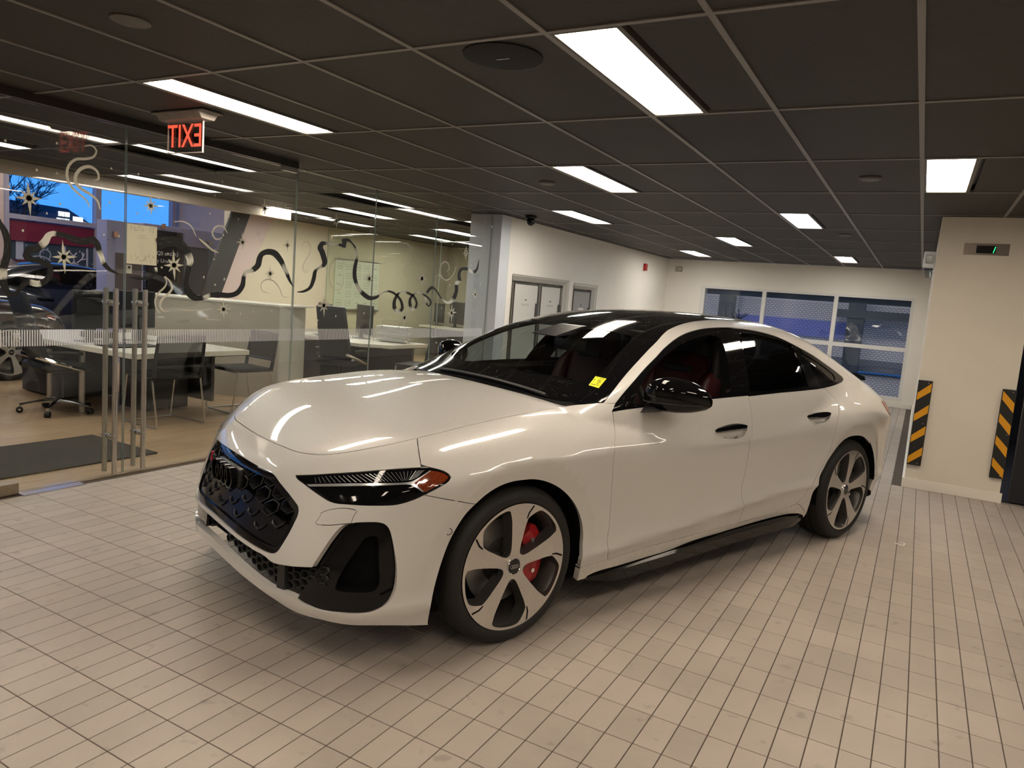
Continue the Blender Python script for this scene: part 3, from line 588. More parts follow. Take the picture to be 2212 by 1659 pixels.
for s in (1,-1):
    P=up([( -3.50-.055*math.cos(t*1.5),s*.60*t) for t in np.linspace(0,1,9)]); 
    top=[p+np.array((-.045,0,.026)) for p in P]; back=[p+np.array((-.06,0,.0)) for p in P]
    V=[];F=[]
    for a,b,c in zip(P,top,back): V+=[a,b,c]
    for i in range(8): F+=[(3*i,3*i+3,3*i+4,3*i+1),(3*i+1,3*i+4,3*i+5,3*i+2),(3*i+2,3*i+5,3*i+3,3*i)]
    F+=[(24,25,26)]; sp.add(V,F)
sp.build('boot_spoiler',GLOSS,CAR,True)
TL=mat('tail_lamp_red',(.30,.03,.03),.15,coat=1)
tl=sidecast(np.array([-3.40,-3.46,-3.52,-3.56,-3.58,-3.53,-3.46,-3.41]),np.array([math.atan2(z-.55,y-.25) for y,z in ((.80,.90),(.79,.905),(.77,.90),(.76,.885),(.77,.80),(.79,.785),(.80,.80),(.80,.85))]))
panel('tail_lamp',TL,SIDE,curve(list(tl)+[tl[0]]),f=fU,step=.03,gap=0,off=.004,rim=.01,both=True)
# --- sills and side blades
sl=app(S_('sill_top'),S_('sill_r'),S_('sill_bot')[::-1])
panel('sill',noisy(mat('dirty_white_paint',(.62,.60,.56),.4,coat=.8),40,.08),SIDE,sl,f=fU,step=.03,rim=.03,both=True)
for s in (1,-1):
    xs=np.linspace(-.46,-2.42,30); m=MB(); V=[];F=[]
    for i,x in enumerate(xs):
        zt=np.interp(x,[-2.42,-2.2,-1.6,-1.0,-.6,-.46],[.213,.238,.236,.213,.205,.195]); k=min(1,min(i,29-i)/3+.15)
        V+=[(x,s*.842,zt),(x,s*(.842+.034*k),zt-.012),(x,s*(.842+.030*k),zt-.055*k-.012),(x,s*.80,zt-.075*k-.012)]
    for i in range(29): F+=[(4*i+j,4*i+j+1,4*i+5+j,4*i+4+j) for j in range(3)]
    m.add(V,F).build('sill_blade',GLOSS,CAR,30)
# --- underbody, wheel housings
MB().prism([(-3.5,.20),(-3.0,.16),(.35,.17),(.60,.24),(.60,.28),(-3.5,.26)],1,-.78,.78).build('underbody',DARK,CAR)
for cx in (0.,-2.875):
    for s in (1,-1):
        m=MB(); n=25; V=[];F=[]
        for i in range(n):
            a=math.radians((-14 if cx>-1 else -8)+(206 if cx>-1 else 184)*i/(n-1)); R=.398; V+=[(cx+R*math.cos(a),s*.885,.337+R*math.sin(a)),(cx+R*math.cos(a),s*.50,.337+R*math.sin(a))]
        for i in range(n-1): F.append((2*i,2*i+1,2*i+3,2*i+2))
        F.append(tuple(2*i+1 for i in range(n))); m.add(V,F).build('wheel_housing',DARK,CAR)
# --- wheels
def pol(r,d): return (r*math.cos(math.radians(d)),r*math.sin(math.radians(d)))
def wheel_meshes():
    W={}
    t=[(.268,-.012),(.276,-.004),(.290,.001),(.305,-.001),(.320,-.012),(.331,-.026),(.336,-.045),(.337,-.08)]
    prof=t+[(.337,-.09),(.330,-.092),(.330,-.098),(.337,-.10),(.337,-.145),(.330,-.147),(.330,-.153),(.337,-.155)]+[(r,-.235-q) for r,q in t[::-1]]
    W['tyre']=MB().lathe(prof,72)
    W['barrel']=MB().lathe([(.268,-.004),(.262,-.010),(.250,-.030),(.238,-.06),(.236,-.17),(.262,-.225),(.268,-.235)],64)
    # face plate with five windows
    loops=[np.array([pol(.2695,a) for a in np.linspace(0,360,121)[:-1]])]; gro=[]
    for k in range(5):
        o=72*k
        w=[pol(.206,75.5+o),pol(.216,73.4+o),pol(.243,66.5+o),pol(.254,63.0+o),pol(.257,60+o),pol(.258,50+o),pol(.257,36+o),pol(.254,32+o),pol(.248,29.5+o),pol(.21,28.2+o),pol(.155,28.6+o),pol(.105,30.5+o),pol(.070,36+o),pol(.057,46+o),pol(.057,58+o),pol(.070,68+o),pol(.10,73.0+o),pol(.14,75+o),pol(.175,76+o),pol(.206,75.5+o)]
        w3=curve([(a,b,0) for a,b in w],.012,55)[:-1,:2]; loops.append(w3)
        g=[pol(.2065,78.2+o),pol(.2065,76.6+o),pol(.231,75.4+o),pol(.2645,71.9+o),pol(.2645,73.9+o),pol(.232,77.6+o)]; gro.append(np.array(g))
    holes=loops[1:]+gro
    allb=np.concatenate([loops[0]]+holes); xs=np.arange(-.27,.27,.018); G=np.array([(x,y) for x in xs for y in xs]); keep=inside(loops[0],G)
    for h in holes: keep&=~inside(h,G)
    G=G[keep]; G=G[np.min(np.linalg.norm(G[:,None]-allb[None],axis=2),axis=1)>.006]
    es=[];n0=0
    for l in [loops[0]]+holes: es+=[(n0+i,n0+(i+1)%len(l)) for i in range(len(l))]; n0+=len(l)
    V,_,F,_,_,_=delaunay_2d_cdt([Vector(p) for p in np.concatenate((allb,G))],es,[],0,1e-7)
    U=np.array([(v.x,v.y) for v in V]); F=[tuple(t) for t in F]; cen=np.array([U[list(t)].mean(0) for t in F]); ok=inside(loops[0],cen)
    for h in holes: ok&=~inside(h,cen)
    dish=lambda r:-.004-.016*np.clip(1-r/.25,0,1)**1.3
    P=[(a,float(dish(math.hypot(a,b))),b) for a,b in U]
    W['face']=MB().add(P,[t for t,k in zip(F,ok) if k])
    wl=MB()
    for h in loops[1:]:
        n=len(h); A=[(a,float(dish(math.hypot(a,b))),b) for a,b in h]; c=h.mean(0); B=[(a+(c[0]-a)*.10,-.062,b+(c[1]-b)*.10) for a,b in h]
        wl.add(A+B,[(i,(i+1)%n,n+(i+1)%n,n+i) for i in range(n)])
    for q_,h in enumerate(gro):
        gb=W['groove%d'%q_]=MB()
        n=len(h); A=[(a,float(dish(math.hypot(a,b))),b) for a,b in h]; B=[(p[0],p[1]-.007,p[2]) for p in A]
        gb.add(A+B,[(i,(i+1)%n,n+(i+1)%n,n+i) for i in range(n)]+[tuple(range(n,2*n))])
    W['wall']=wl
    d=MB().lathe([(.10,-.10),(.185,-.10),(.185,-.13),(.10,-.13)],56,closed=True); W['disc']=d
    W['hat']=MB().lathe([(.0,-.085),(.095,-.085),(.10,-.10)],32)
    for k in range(5):
        a=math.radians(55+72*k); W['nut%d'%k]=MB().lathe([(0.0,-.028),(.012,-.028),(.013,-.05)],12,1,(.066*math.cos(a),0,.066*math.sin(a)))
    W['cap']=MB().lathe([(0,-.010),(.030,-.0105),(.0315,-.013),(.0315,-.03)],32)
    W['capring']=MB().lathe([(.0315,-.011),(.0335,-.009),(.0355,-.012),(.0355,-.03)],32)
    lg=MB()
    for i in range(4): lg.lathe([(.0075,-.0075),(.0062,-.0075),(.0062,-.0105),(.0075,-.0105)],20,1,(-.0165+.011*i,0,0),True)
    W['rings']=lg
    cal=MB(); V=[];F=[]; n=13
    for i in range(n):
        a=math.radians(-38+88*i/(n-1)); e=.0 if 0<i<n-1 else .012
        for r,y in ((.112+e,-.066),(.165,-.054),(.206-e,-.07),(.206-e,-.15),(.112+e,-.15)): V.append((r*math.cos(a),y,r*math.sin(a)))
    for i in range(n-1): F+=[(5*i+j,5*i+(j+1)%5,5*i+5+(j+1)%5,5*i+5+j) for j in range(5)]
    F+=[tuple(range(5)),tuple(range(5*n-5,5*n))]; W['caliper']=cal.add(V,F)
    # two bolts and a pale tag on the caliper
    for q_,a in enumerate((33,-22)): x,z=pol(.15,a); W['cbolt%d'%q_]=MB().lathe([(0,-.047),(.010,-.047),(.010,-.06)],10,1,(x,0,z))
    x,z=pol(.15,8); W['ctag']=MB().add([(x-.018,-.0525,z-.012),(x+.016,-.0535,z-.010),(x-.002,-.053,z+.016)],[(0,1,2)])
    return W
WM=wheel_meshes()
def wheel(cx,s,rot):
    q=s>0; out={}
    R=Matrix.Rotation(math.radians(rot),4,'Y')
    def mk(k,name,m,parent,sm=40,turn=True):
        b=WM[k].copy()
        # wheel sheet: first axis points rearwards
        b.v=[(-x,y,z) for x,y,z in b.v]; b.f=[f[::-1] for f in b.f]
        if turn: b.move(R)
        if not q: b.v=[(x,-y,z) for x,y,z in b.v]; b.f=[f[::-1] for f in b.f]
        return b.build(name,m,parent,sm)
    t=mk('tyre','wheel',RUBBER,CAR); t.location=(cx,s*.893,.337)
    mk('barrel','rim_barrel',GUN,t,60); mk('face','rim_face',ALU,t); mk('wall','spoke_side',GUN,t); [mk('groove%d'%k,'spoke_groove',MATTE,t) for k in range(5)]
    mk('disc','brake_disc',mat('brake_iron',(.30,.29,.28),.4,.8),t); mk('hat','disc_hat',GUN,t); [mk('nut%d'%k,'wheel_bolt',SATIN,t) for k in range(5)]
    mk('cap','hub_cap',SATIN,t); mk('capring','hub_cap_rim',CHROME,t); mk('rings','hub_emblem',CHROME,t,40,False)
    mk('caliper','brake_caliper',RED if cx>-1 else GUN,t,30,False); [mk('cbolt%d'%k,'caliper_bolt',CHROME,t,30,False) for k in range(2)]
    if cx>-1: mk('ctag','caliper_tag',mat('white_print',(.8,.8,.8),.5),t,False,False)
    return t
wheel(0,1,0); wheel(0,-1,20); wheel(-2.875,1,-4); wheel(-2.875,-1,33)
# --- door mirrors
for s in (1,-1):
    mh=MB(); n=24; V=[];F=[]
    # sections from the inner to the outer end: (y, front x, rear x, bottom z, top z)
    sec=[(.868,-.665,-.74,1.005,1.055),(.885,-.625,-.765,.985,1.088),(.92,-.60,-.785,.972,1.122),(.97,-.60,-.80,.966,1.132),(1.02,-.615,-.81,.968,1.122),(1.06,-.645,-.815,.975,1.10),(1.09,-.69,-.81,.988,1.072),(1.105,-.73,-.80,1.003,1.045)]
    sec=[(a-.045,b-.165-.30*(a-.97),c_-.165-.30*(a-.97),d_-.008,e_-.006) for a,b,c_,d_,e_ in sec]
    for y,xf,xr,zb,zt in sec:
        cx,cz=(xf+xr)/2,(zb+zt)/2; rx,rz=(xf-xr)/2,(zt-zb)/2
        for k in range(n):
            a=2*math.pi*k/n; ca,sa=math.cos(a),math.sin(a); e=.68
            V.append((cx+rx*math.copysign(abs(ca)**e,ca),s*y,cz+rz*math.copysign(abs(sa)**e,sa)))
    m_=len(sec)
    for i in range(m_-1):
        for k in range(n): F.append((i*n+k,i*n+(k+1)%n,(i+1)*n+(k+1)%n,(i+1)*n+k))
    F+=[tuple(range(n)),tuple(range((m_-1)*n,m_*n))]
    dm=mh.add(V,F).build('door_mirror',GLOSS,CAR,50)
    MB().tube([(f_+.001,s*a_,1.005) for a_,f_,_r,_b,_t in sec],.003,6).build('mirror_seam',MATTE,dm)
    MB().add([(q[0]-.15,s*(q[1]-.04),q[2]-.004) for q in [(-.70,.87,.935),(-.60,.88,.95),(-.575,.915,.965),(-.60,.985,.975),(-.72,1.0,.975),(-.76,.93,.965),(-.735,.87,.94),(-.62,.90,1.0),(-.72,.90,1.0)]],[(0,1,2,3,4,5,6),(1,7,2),(2,7,3),(3,7,8,4),(4,8,5),(5,8,6),(6,8,7,1)]).build('mirror_foot',SATIN,dm,60)
    MB().lathe([(0,0),(.06,0),(.06,.002)],20,0,(-.972,s*.935,1.04)).build('mirror_glass',CHROME,dm)
# --- cabin
cab=MB().box((-3.0,-.72,.24),(-.5,.72,.27)); cab.build('cabin_floor',MATTE,CAR)
MB().box((-.62,-.74,.25),(-.58,.74,.93)).build('bulkhead',DARK,CAR)
dash=MB(); pr=[(-.50,.93),(-.62,.965),(-.80,.975),(-.93,.955),(-.965,.90),(-.93,.80),(-.90,.60),(-.55,.60)]
dash.prism(pr,1,-.70,.70).build('dashboard',BLKL,CAR,30)
hood_b=MB().prism([(-.80,.97),(-.86,1.005),(-.97,1.0),(-1.0,.95)],1,.20,.56); hood_b.build('instrument_hood',BLKL,CAR)
MB().box((-.985,-.28,.90),(-.965,.50,1.005),.008).build('dash_screen',mat('screen_glass',(.01,.01,.012),.08),CAR)
st=MB().tube([( -1.13+.06*math.sin(a)*.5,.37+.185*math.cos(a),.895+.175*math.sin(a)) for a in np.linspace(0,2*math.pi,33)[:-1]],.017,8,True)
stw=st.build('steering_wheel',BLKL,CAR,True)
MB().sphere((-1.12,.37,.89),.07,(.4,1,.8)).build('wheel_boss',BLKL,stw,True); MB().box((-1.135,.20,.885),(-1.115,.54,.91),.006).build('wheel_spoke',BLKL,stw)
def seat(y,x=-1.45):
    b=MB().box((x-.10,y-.25,.42),(x+.42,y+.25,.56),.045).build('car_seat',REDL,CAR,True)
    m=MB().sphere((0,0,0),1,(.085,.245,.36),20,14,.55); m.v=[(p[0]-.30*p[2],p[1]*(1-.18*max(0,p[2]/.36)),p[2]) for p in m.v]; m.move(Matrix.Translation((x-.17,y,.84))).build('backrest',REDL,b,True)
    for s in (1,-1): m=MB().sphere((0,0,0),1,(.10,.07,.30),14,10,.7); m.v=[(p[0]-.30*p[2],p[1],p[2]) for p in m.v]; m.move(Matrix.Translation((x-.12,y+s*.215,.80))).build('side_bolster',REDL,b,True)
    MB().sphere((x-.30,y,1.22),1,(.06,.135,.085),18,12,.6).build('headrest',BLKL,b,True)
    MB().box((x-.195,y-.10,1.08),(x-.155,y+.10,1.12),.01).build('backrest_slot',BLKL,b)
seat(.37); seat(-.37)
rs=MB().box((-2.75,-.65,.42),(-2.25,.65,.58),.05).build('rear_bench',REDL,CAR,True)
m=MB().box((-.09,-.65,-.32),(.09,.65,.32),.06); m.v=[(p[0]-.35*p[2],p[1],p[2]) for p in m.v]; m.move(Matrix.Translation((-2.72,0,.82))).build('backrest',BLKL,rs,True)
for y in (.36,-.36): MB().sphere((-2.86,y,1.13),1,(.07,.14,.095),18,12,.6).build('headrest',BLKL,rs,True)
for s in (1,-1): MB().box((-1.78,s*.60-.03,.55),(-1.64,s*.60+.03,1.30),.02).build('centre_pillar',MATTE,CAR)
for s in (1,-1):
    q=MB().prism([(-.60,.45),(-2.6,.45),(-2.6,.98),(-.75,.96),(-.60,.90)],1,s*.765,s*.79); q.build('door_lining',BLKL,CAR)
MB().prism([(-1.15,1.285),(-2.5,1.35),(-2.5,1.37),(-1.15,1.31)],1,-.46,.46).build('headliner',MATTE,CAR)
ch=MB().prism([(-.86,1.24),(-1.12,1.275),(-1.14,1.31),(-1.06,1.305),(-.85,1.245)],1,-.10,.10).build('camera_housing',SATIN,CAR)
rm=MB().box((-1.085,-.13,1.155),(-1.05,.13,1.225),.015).build('rear_view_mirror',BLKL,CAR,True)
MB().cyl((-1.06,0,1.22),(-1.06,0,1.285),.012).build('mirror_stalk',BLKL,rm)
# wiper lying at the foot of the windscreen
wp=up(curve([(-.40,.55,0),(-.38,.25,0),(-.37,-.05,0),(-.375,-.3,0)],.05)[:,:2])+np.array((0,0,.012))
wi=MB().tube(wp,.008,6).build('wiper',SATIN,CAR); MB().tube(wp+np.array((-.012,0,-.006)),.004,4).build('wiper_blade',RUBBER,wi)
# yellow slip behind the windscreen
YEL=mat('yellow_paper',(.80,.78,.02),.6)
stk=MB(); c0=np.array(TR['sticker']); nn=np.cross(c0[1]-c0[0],c0[3]-c0[0]); nn/=np.linalg.norm(nn); nn*=np.sign(nn[2])
stk.add(list(c0+nn*.003)+list(c0+nn*.0022),[(0,1,2,3),(4,5,6,7)])
so=stk.build('windscreen_slip',YEL,CAR)
scr=MB(); r2=random.Random(3); ex=(c0[2]-c0[1]); ey=(c0[0]-c0[1]); 
def onslip(u,v): return c0[1]+ex*u+ey*v+nn*.0042
rows=[(.10,.35,.18),(.14,.5,.88),(.30,.46,.86),(.42,.45,.75),(.55,.52,.82),(.68,.5,.74),(.84,.12,.86),(.34,.08,.22),(.46,.08,.24),(.58,.08,.2)]
for v,a,b in rows:
    a,b=min(a,b),max(a,b); n=int((b-a)*34); P=[onslip(a+(b-a)*i/n,v+r2.uniform(-.045,.045)) for i in range(n+1)]
    for i in range(0,n-1):
        if r2.random()<.85: scr.tube([P[i],P[i+1]],.0010,3)
scr.build('slip_writing',mat('ink',(.02,.02,.01),.6),so)
# --- rain: beads of water standing on the panels
def drops(name,p,n,parent,rlo=.0008,rhi=.0026,f=None,clus=0.):
    V,F,N=p; F=[t for t in F if len(t)==3]; A=np.array(F); a=V[A[:,0]];b=V[A[:,1]];c=V[A[:,2]]
    ar=np.linalg.norm(np.cross(b-a,c-a),axis=1); nz=N[A].mean(1)
    wgt=ar*(f(a) if f else 1); wgt/=wgt.sum(); rg=np.random.default_rng(5); idx=rg.choice(len(A),n,p=wgt); u=rg.random(n);v=rg.random(n); q=u+v>1; u[q]=1-u[q]; v[q]=1-v[q]
    P=a[idx]+(b-a)[idx]*u[:,None]+(c-a)[idx]*v[:,None]; Nn=nz[idx]; Nn/=np.linalg.norm(Nn,axis=1,keepdims=True)
    r=rlo+(rhi-rlo)*rg.random(n)**2.2; t=np.cross(Nn,np.array((.3,.9,.1))); t/=np.linalg.norm(t,axis=1,keepdims=True); bb=np.cross(Nn,t)
    VV=np.zeros((n,13,3)); VV[:,0]=P+Nn*(r*.55)[:,None]
    for k in range(6):
        g=math.pi*k/3; dv=t*math.cos(g)+bb*math.sin(g)
        VV[:,1+k]=P+dv*(r*.68)[:,None]+Nn*(r*.36)[:,None]; VV[:,7+k]=P+dv*r[:,None]
    f1=[]
    for k in range(6):
        j=(k+1)%6; f1+=[(0,1+k,1+j)]; f1+=[(1+k,7+k,7+j),(1+k,7+j,1+j)]
    f1=np.array(f1); FF=(f1[None]+13*np.arange(n)[:,None,None]).reshape(-1,3)
    me=bpy.data.meshes.new(name); me.vertices.add(13*n); me.vertices.foreach_set('co',VV.ravel()); me.loops.add(3*len(FF)); me.loops.foreach_set('vertex_index',FF.ravel().astype(np.int32)); me.polygons.add(len(FF)); me.polygons.foreach_set('loop_start',np.arange(0,3*len(FF),3,dtype=np.int32)); me.polygons.foreach_set('use_smooth',np.ones(len(FF),bool)); me.update(calc_edges=True); me.validate()
    me.materials.append(WATER); o=link(bpy.data.objects.new(name,me),parent); o['kind']='stuff'; return o
WATER=pane('water_bead',(.93,.93,.93),1.0,.03,1.5)
drops('rain_beads',PANELS['hood'],5200,hood)
drops('rain_beads',PANELS['front_bumper'],1500,bumper,f=lambda P:np.clip((P[:,2]-.45)*4,0.05,1))
drops('rain_beads',PANELS['roof'],5200,roof,.001,.003)
drops('rain_beads',PANELS['windscreen_border'],1500,CAR)
drops('rain_beads',PANELS['front_fender'],1300,CAR,f=lambda P:np.clip((P[:,2]-.5)*3,0.02,1))
drops('rain_beads',PANELS['front_door'],900,d1[0],f=lambda P:np.clip((P[:,2]-.6)*4,0.02,1))
drops('rain_beads',PANELS['rear_door'],600,d2[0],f=lambda P:np.clip((P[:,2]-.6)*4,0.02,1))
drops('rain_beads',PANELS['side_frame'],900,frames[0],f=lambda P:np.clip((P[:,2]-.8)*4,0.0,1))
drops('rain_beads',PANELS['window_surround'],900,trims[0])
# ---------------- the setting: bay, ceiling, floors ----------------
HT=2.4125; GX,GY,CX,CY=-.733,2.4725,.60815,1.22376
def struct(o): o['kind']='structure'; return o
GROUT=noisy(mat('grout',(.075,.055,.042),.8),30,.2)
def tile_material():
    m=mat('floor_tile',(.425,.372,.325),.44); nt=m.node_tree; b=nt.nodes['Principled BSDF']; N=nt.nodes.new; L=nt.links.new
    g=N('ShaderNodeNewGeometry'); mp=N('ShaderNodeMapping'); mp.inputs['Location'].default_value=(-.1339/.1001,-(4.0266)/.19984,0); mp.inputs['Scale'].default_value=(1/.1001,1/.19984,0)
    L(g.outputs['Position'],mp.inputs['Vector']); fl=N('ShaderNodeVectorMath'); fl.operation='FLOOR'; L(mp.outputs[0],fl.inputs[0])
    wn=N('ShaderNodeTexWhiteNoise'); wn.noise_dimensions='3D'; L(fl.outputs[0],wn.inputs['Vector'])
    n1=N('ShaderNodeTexNoise'); n1.inputs['Scale'].default_value=420; n1.inputs['Detail'].default_value=2; L(g.outputs['Position'],n1.inputs['Vector'])
    n2=N('ShaderNodeTexNoise'); n2.inputs['Scale'].default_value=2.6; n2.inputs['Detail'].default_value=7; n2.inputs['Roughness'].default_value=.65; L(g.outputs['Position'],n2.inputs['Vector'])
    n3=N('ShaderNodeTexNoise'); n3.inputs['Scale'].default_value=11; n3.inputs['Detail'].default_value=5; L(g.outputs['Position'],n3.inputs['Vector'])
    r3=N('ShaderNodeMapRange'); r3.inputs['From Min'].default_value=.63; r3.inputs['From Max'].default_value=.72; r3.inputs['To Min'].default_value=0; r3.inputs['To Max'].default_value=.22; L(n3.outputs['Fac'],r3.inputs['Value'])
    def rng(src,a,c,lo,hi):
        r=N('ShaderNodeMapRange'); r.inputs['From Min'].default_value=a; r.inputs['From Max'].default_value=c; r.inputs['To Min'].default_value=lo; r.inputs['To Max'].default_value=hi; L(src,r.inputs['Value']); return r.outputs[0]
    def mul(a,c):
        q=N('ShaderNodeMath'); q.operation='MULTIPLY'; L(a,q.inputs[0]); L(c,q.inputs[1]); return q.outputs[0]
    v=mul(mul(rng(wn.outputs['Value'],0,1,.93,1.06),rng(n1.outputs['Fac'],.3,.7,.93,1.07)),rng(n2.outputs['Fac'],.3,.7,.9,1.08))
    iv=N('ShaderNodeMath'); iv.operation='SUBTRACT'; iv.inputs[0].default_value=1; L(r3.outputs[0],iv.inputs[1]); v=mul(v,iv.outputs[0])
    hs=N('ShaderNodeMix'); hs.data_type='RGBA'; hs.blend_type='MULTIPLY'; hs.inputs['Factor'].default_value=1; hs.inputs['A'].default_value=b.inputs['Base Color'].default_value
    cb=N('ShaderNodeCombineColor'); [L(v,cb.inputs[i]) for i in range(3)]; L(cb.outputs[0],hs.inputs['B']); L(hs.outputs['Result'],b.inputs['Base Color'])
    bp=N('ShaderNodeBump'); bp.inputs['Strength'].default_value=.18; bp.inputs['Distance'].default_value=.001; L(n1.outputs['Fac'],bp.inputs['Height']); L(bp.outputs[0],b.inputs['Normal'])
    L(rng(n2.outputs['Fac'],.35,.65,.36,.5),b.inputs['Roughness'])
    return m
TILE=tile_material()
floor=struct(MB().box((-4.735,-6,-.12),(5.2,14.45,-.0022)).build('floor',GROUT))
TX,TY,OX,OY=.1001,.19984,.1339,4.0266
g=.0019; c=.0010
def tile_geo(x,y):
    x0,x1,y0,y1=x+g,x+TX-g,y+g,y+TY-g
    V=[(x0,y0,-.004),(x1,y0,-.004),(x1,y1,-.004),(x0,y1,-.004),(x0,y0,-c),(x1,y0,-c),(x1,y1,-c),(x0,y1,-c),(x0+c,y0+c,0),(x1-c,y0+c,0),(x1-c,y1-c,0),(x0+c,y1-c,0)]
    F=[(8,9,10,11)]+[(a,(a+1)%4,4+(a+1)%4,4+a) for a in range(4)]+[(4+a,4+(a+1)%4,8+(a+1)%4,8+a) for a in range(4)]
    return V,F
Rw=np.array(_R).T   # rows right, forward, up
def pix(P):
    q=(np.atleast_2d(P)-np.array((0,0,1.4525)))@np.array(_R); f_=1571.32; dp=np.where(q[:,1]>.05,q[:,1],np.nan)
    return np.c_[1106+f_*q[:,0]/dp,829.5-f_*q[:,2]/dp]
cells=[]
for i in range(int((-4.72-OX)/TX)-1,int((5.1-OX)/TX)):
    for j in range(int((-1.-OY)/TY),int((14.4-OY)/TY)+1):
        x,y=OX+i*TX,OY+j*TY
        if x<-4.735 or x+TX>5.1 or y+TY>14.45: continue
        if x+TX>.02 and y+TY>7.43: continue
        cells.append((x,y))
cells=np.array(cells); ctr=np.c_[cells+np.array((TX/2,TY/2)),np.zeros(len(cells))]; px=pix(ctr)
vis=(px[:,0]>10)&(px[:,0]<2200)&(px[:,1]>900)&(px[:,1]<1650)
dist=np.linalg.norm(ctr-np.array((0,0,1.4525)),axis=1); order=np.argsort(np.where(vis,dist,1e9))[:300]
own=np.zeros(len(cells),bool); own[order]=True
me=bpy.data.meshes.new('tile'); V,F=tile_geo(0,0); me.from_pydata(V,[],F); me.materials.append(TILE)
for x,y in cells[own]:
    o=link(bpy.data.objects.new('tile',me),floor); o.location=(x,y,0)
mb=MB()
for x,y in cells[~own]:
    V,F=tile_geo(x,y); mb.add(V,F)
mb.build('tiles',TILE,floor)['kind']='stuff'
# office floor of wood-look planks
OAK=mat('oak_plank',(.40,.265,.155),.36)
def oak():
    nt=OAK.node_tree; b=nt.nodes['Principled BSDF']; N=nt.nodes.new; L=nt.links.new
    g_=N('ShaderNodeNewGeometry'); mp=N('ShaderNodeMapping'); mp.inputs['Scale'].default_value=(26,1.6,1); L(g_.outputs['Position'],mp.inputs[0])
    nz=N('ShaderNodeTexNoise'); nz.inputs['Scale'].default_value=1.5; nz.inputs['Detail'].default_value=5; L(mp.outputs[0],nz.inputs['Vector'])
    oi=N('ShaderNodeObjectInfo'); ad=N('ShaderNodeMath'); ad.operation='MULTIPLY_ADD'; ad.inputs[1].default_value=.35; L(oi.outputs['Random'],ad.inputs[0]); L(nz.outputs['Fac'],ad.inputs[2])
    r=N('ShaderNodeValToRGB'); r.color_ramp.elements[0].position=.35; r.color_ramp.elements[0].color=(.33,.215,.125,1); r.color_ramp.elements[1].position=.95; r.color_ramp.elements[1].color=(.47,.325,.20,1)
    L(ad.outputs[0],r.inputs[0]); L(r.outputs[0],b.inputs['Base Color'])
oak()
off=struct(MB().box((-13.6,-2.1,-.12),(-4.735,14.6,-.003)).build('floor_office',mat('oak_gap',(.12,.075,.04),.6)))
pm=MB().box((.0008,.0008,-.01),(.1892,1.2992,0)); pme=None; rest=MB()
for i in range(47):
    x=-4.745-.19*(i+1); s=-(i*.43%1.3)
    for j in range(-2,12):
        y=s+1.3*j
        if y<-2.1 or y+1.3>14.6: continue
        if x>-8.6 and 1.2<y<6.6:
            if pme is None: ob=pm.build('plank',OAK,off); pme=ob.data
            else: ob=link(bpy.data.objects.new('plank',pme),off)
            ob.location=(x,y,0)
        else: rest.add([(a+x,b+y,cc) for a,b,cc in pm.v],pm.f)
rest.build('planks',OAK,off)['kind']='stuff'
MB().box((-4.752,-2,-.01),(-4.722,7.77,.004)).build('threshold',mat('brass_strip',(.42,.32,.20),.35,.9),off)
# ceiling: dark mesh panels in a lay-in grid
def panel_material():
    m=mat('ceiling_mesh_panel',(.034,.029,.026),.6); nt=m.node_tree; b=nt.nodes['Principled BSDF']; N=nt.nodes.new; L=nt.links.new
    g_=N('ShaderNodeNewGeometry'); mp=N('ShaderNodeMapping'); mp.inputs['Rotation'].default_value=(0,0,math.radians(62)); L(g_.outputs['Position'],mp.inputs[0])
    wv=N('ShaderNodeTexWave'); wv.inputs['Scale'].default_value=26; wv.inputs['Distortion'].default_value=.4; L(mp.outputs[0],wv.inputs['Vector'])
    r=N('ShaderNodeValToRGB'); r.color_ramp.elements[0].position=.25; r.color_ramp.elements[0].color=(.014,.012,.011,1); r.color_ramp.elements[1].position=.75; r.color_ramp.elements[1].color=(.052,.044,.039,1)
    L(wv.outputs['Fac'],r.inputs[0]); L(r.outputs[0],b.inputs['Base Color'])
    bp=N('ShaderNodeBump'); bp.inputs['Strength'].default_value=.35; bp.inputs['Distance'].default_value=.004; L(wv.outputs['Fac'],bp.inputs['Height']); L(bp.outputs[0],b.inputs['Normal'])
    return m
CPAN=panel_material(); CBAR=mat('grid_bar',(.21,.195,.18),.38); CFR=mat('lamp_housing',(.10,.09,.08),.45)
ceil=struct(MB().box((-9.62,-6,HT+.06),(5.2,14.6,HT+.25)).build('ceiling',mat('plenum',(.01,.01,.01),.9)))
BAY=[(-.1248,-2),(-2.5572,-2),(2.3076,-2),(-1.3411,0),(-3.7735,0),(1.0913,0),(-.1248,2),(-2.5572,2),(2.3076,2),(-1.3411,4),(-3.7735,4),(1.0913,4),(-2.5572,6),(-3.7735,8),(-1.3411,8),(-1.3411,-4),(-3.7735,-4),(1.0913,-4)]
bayset={(round((x-GX)/CX),j) for x,j in BAY}
cellme={}
def cell(x0,x1,y0,y1,par):
    k=(round(x1-x0,3),round(y1-y0,3))
    if k not in cellme:
        ob=MB().box((.012,.012,0),(k[0]-.012,k[1]-.012,.014)).build('ceiling_panel',CPAN,par); cellme[k]=ob.data
    else: ob=link(bpy.data.objects.new('ceiling_panel',cellme[k]),par)
    ob.location=(x0,y0,HT+.006); return ob
hid=MB()
OFFL=[(-5.75,1),(-5.75,3),(-7.88,2),(-7.13,4),(-7.36,0),(-8.38,4),(-8.55,5),(-5.75,5),(-7.13,6),(-5.75,-1),(-7.36,-2),(-8.6,7)]
officeset={(math.floor((x+.15-GX)/CX),j) for x,j in OFFL}
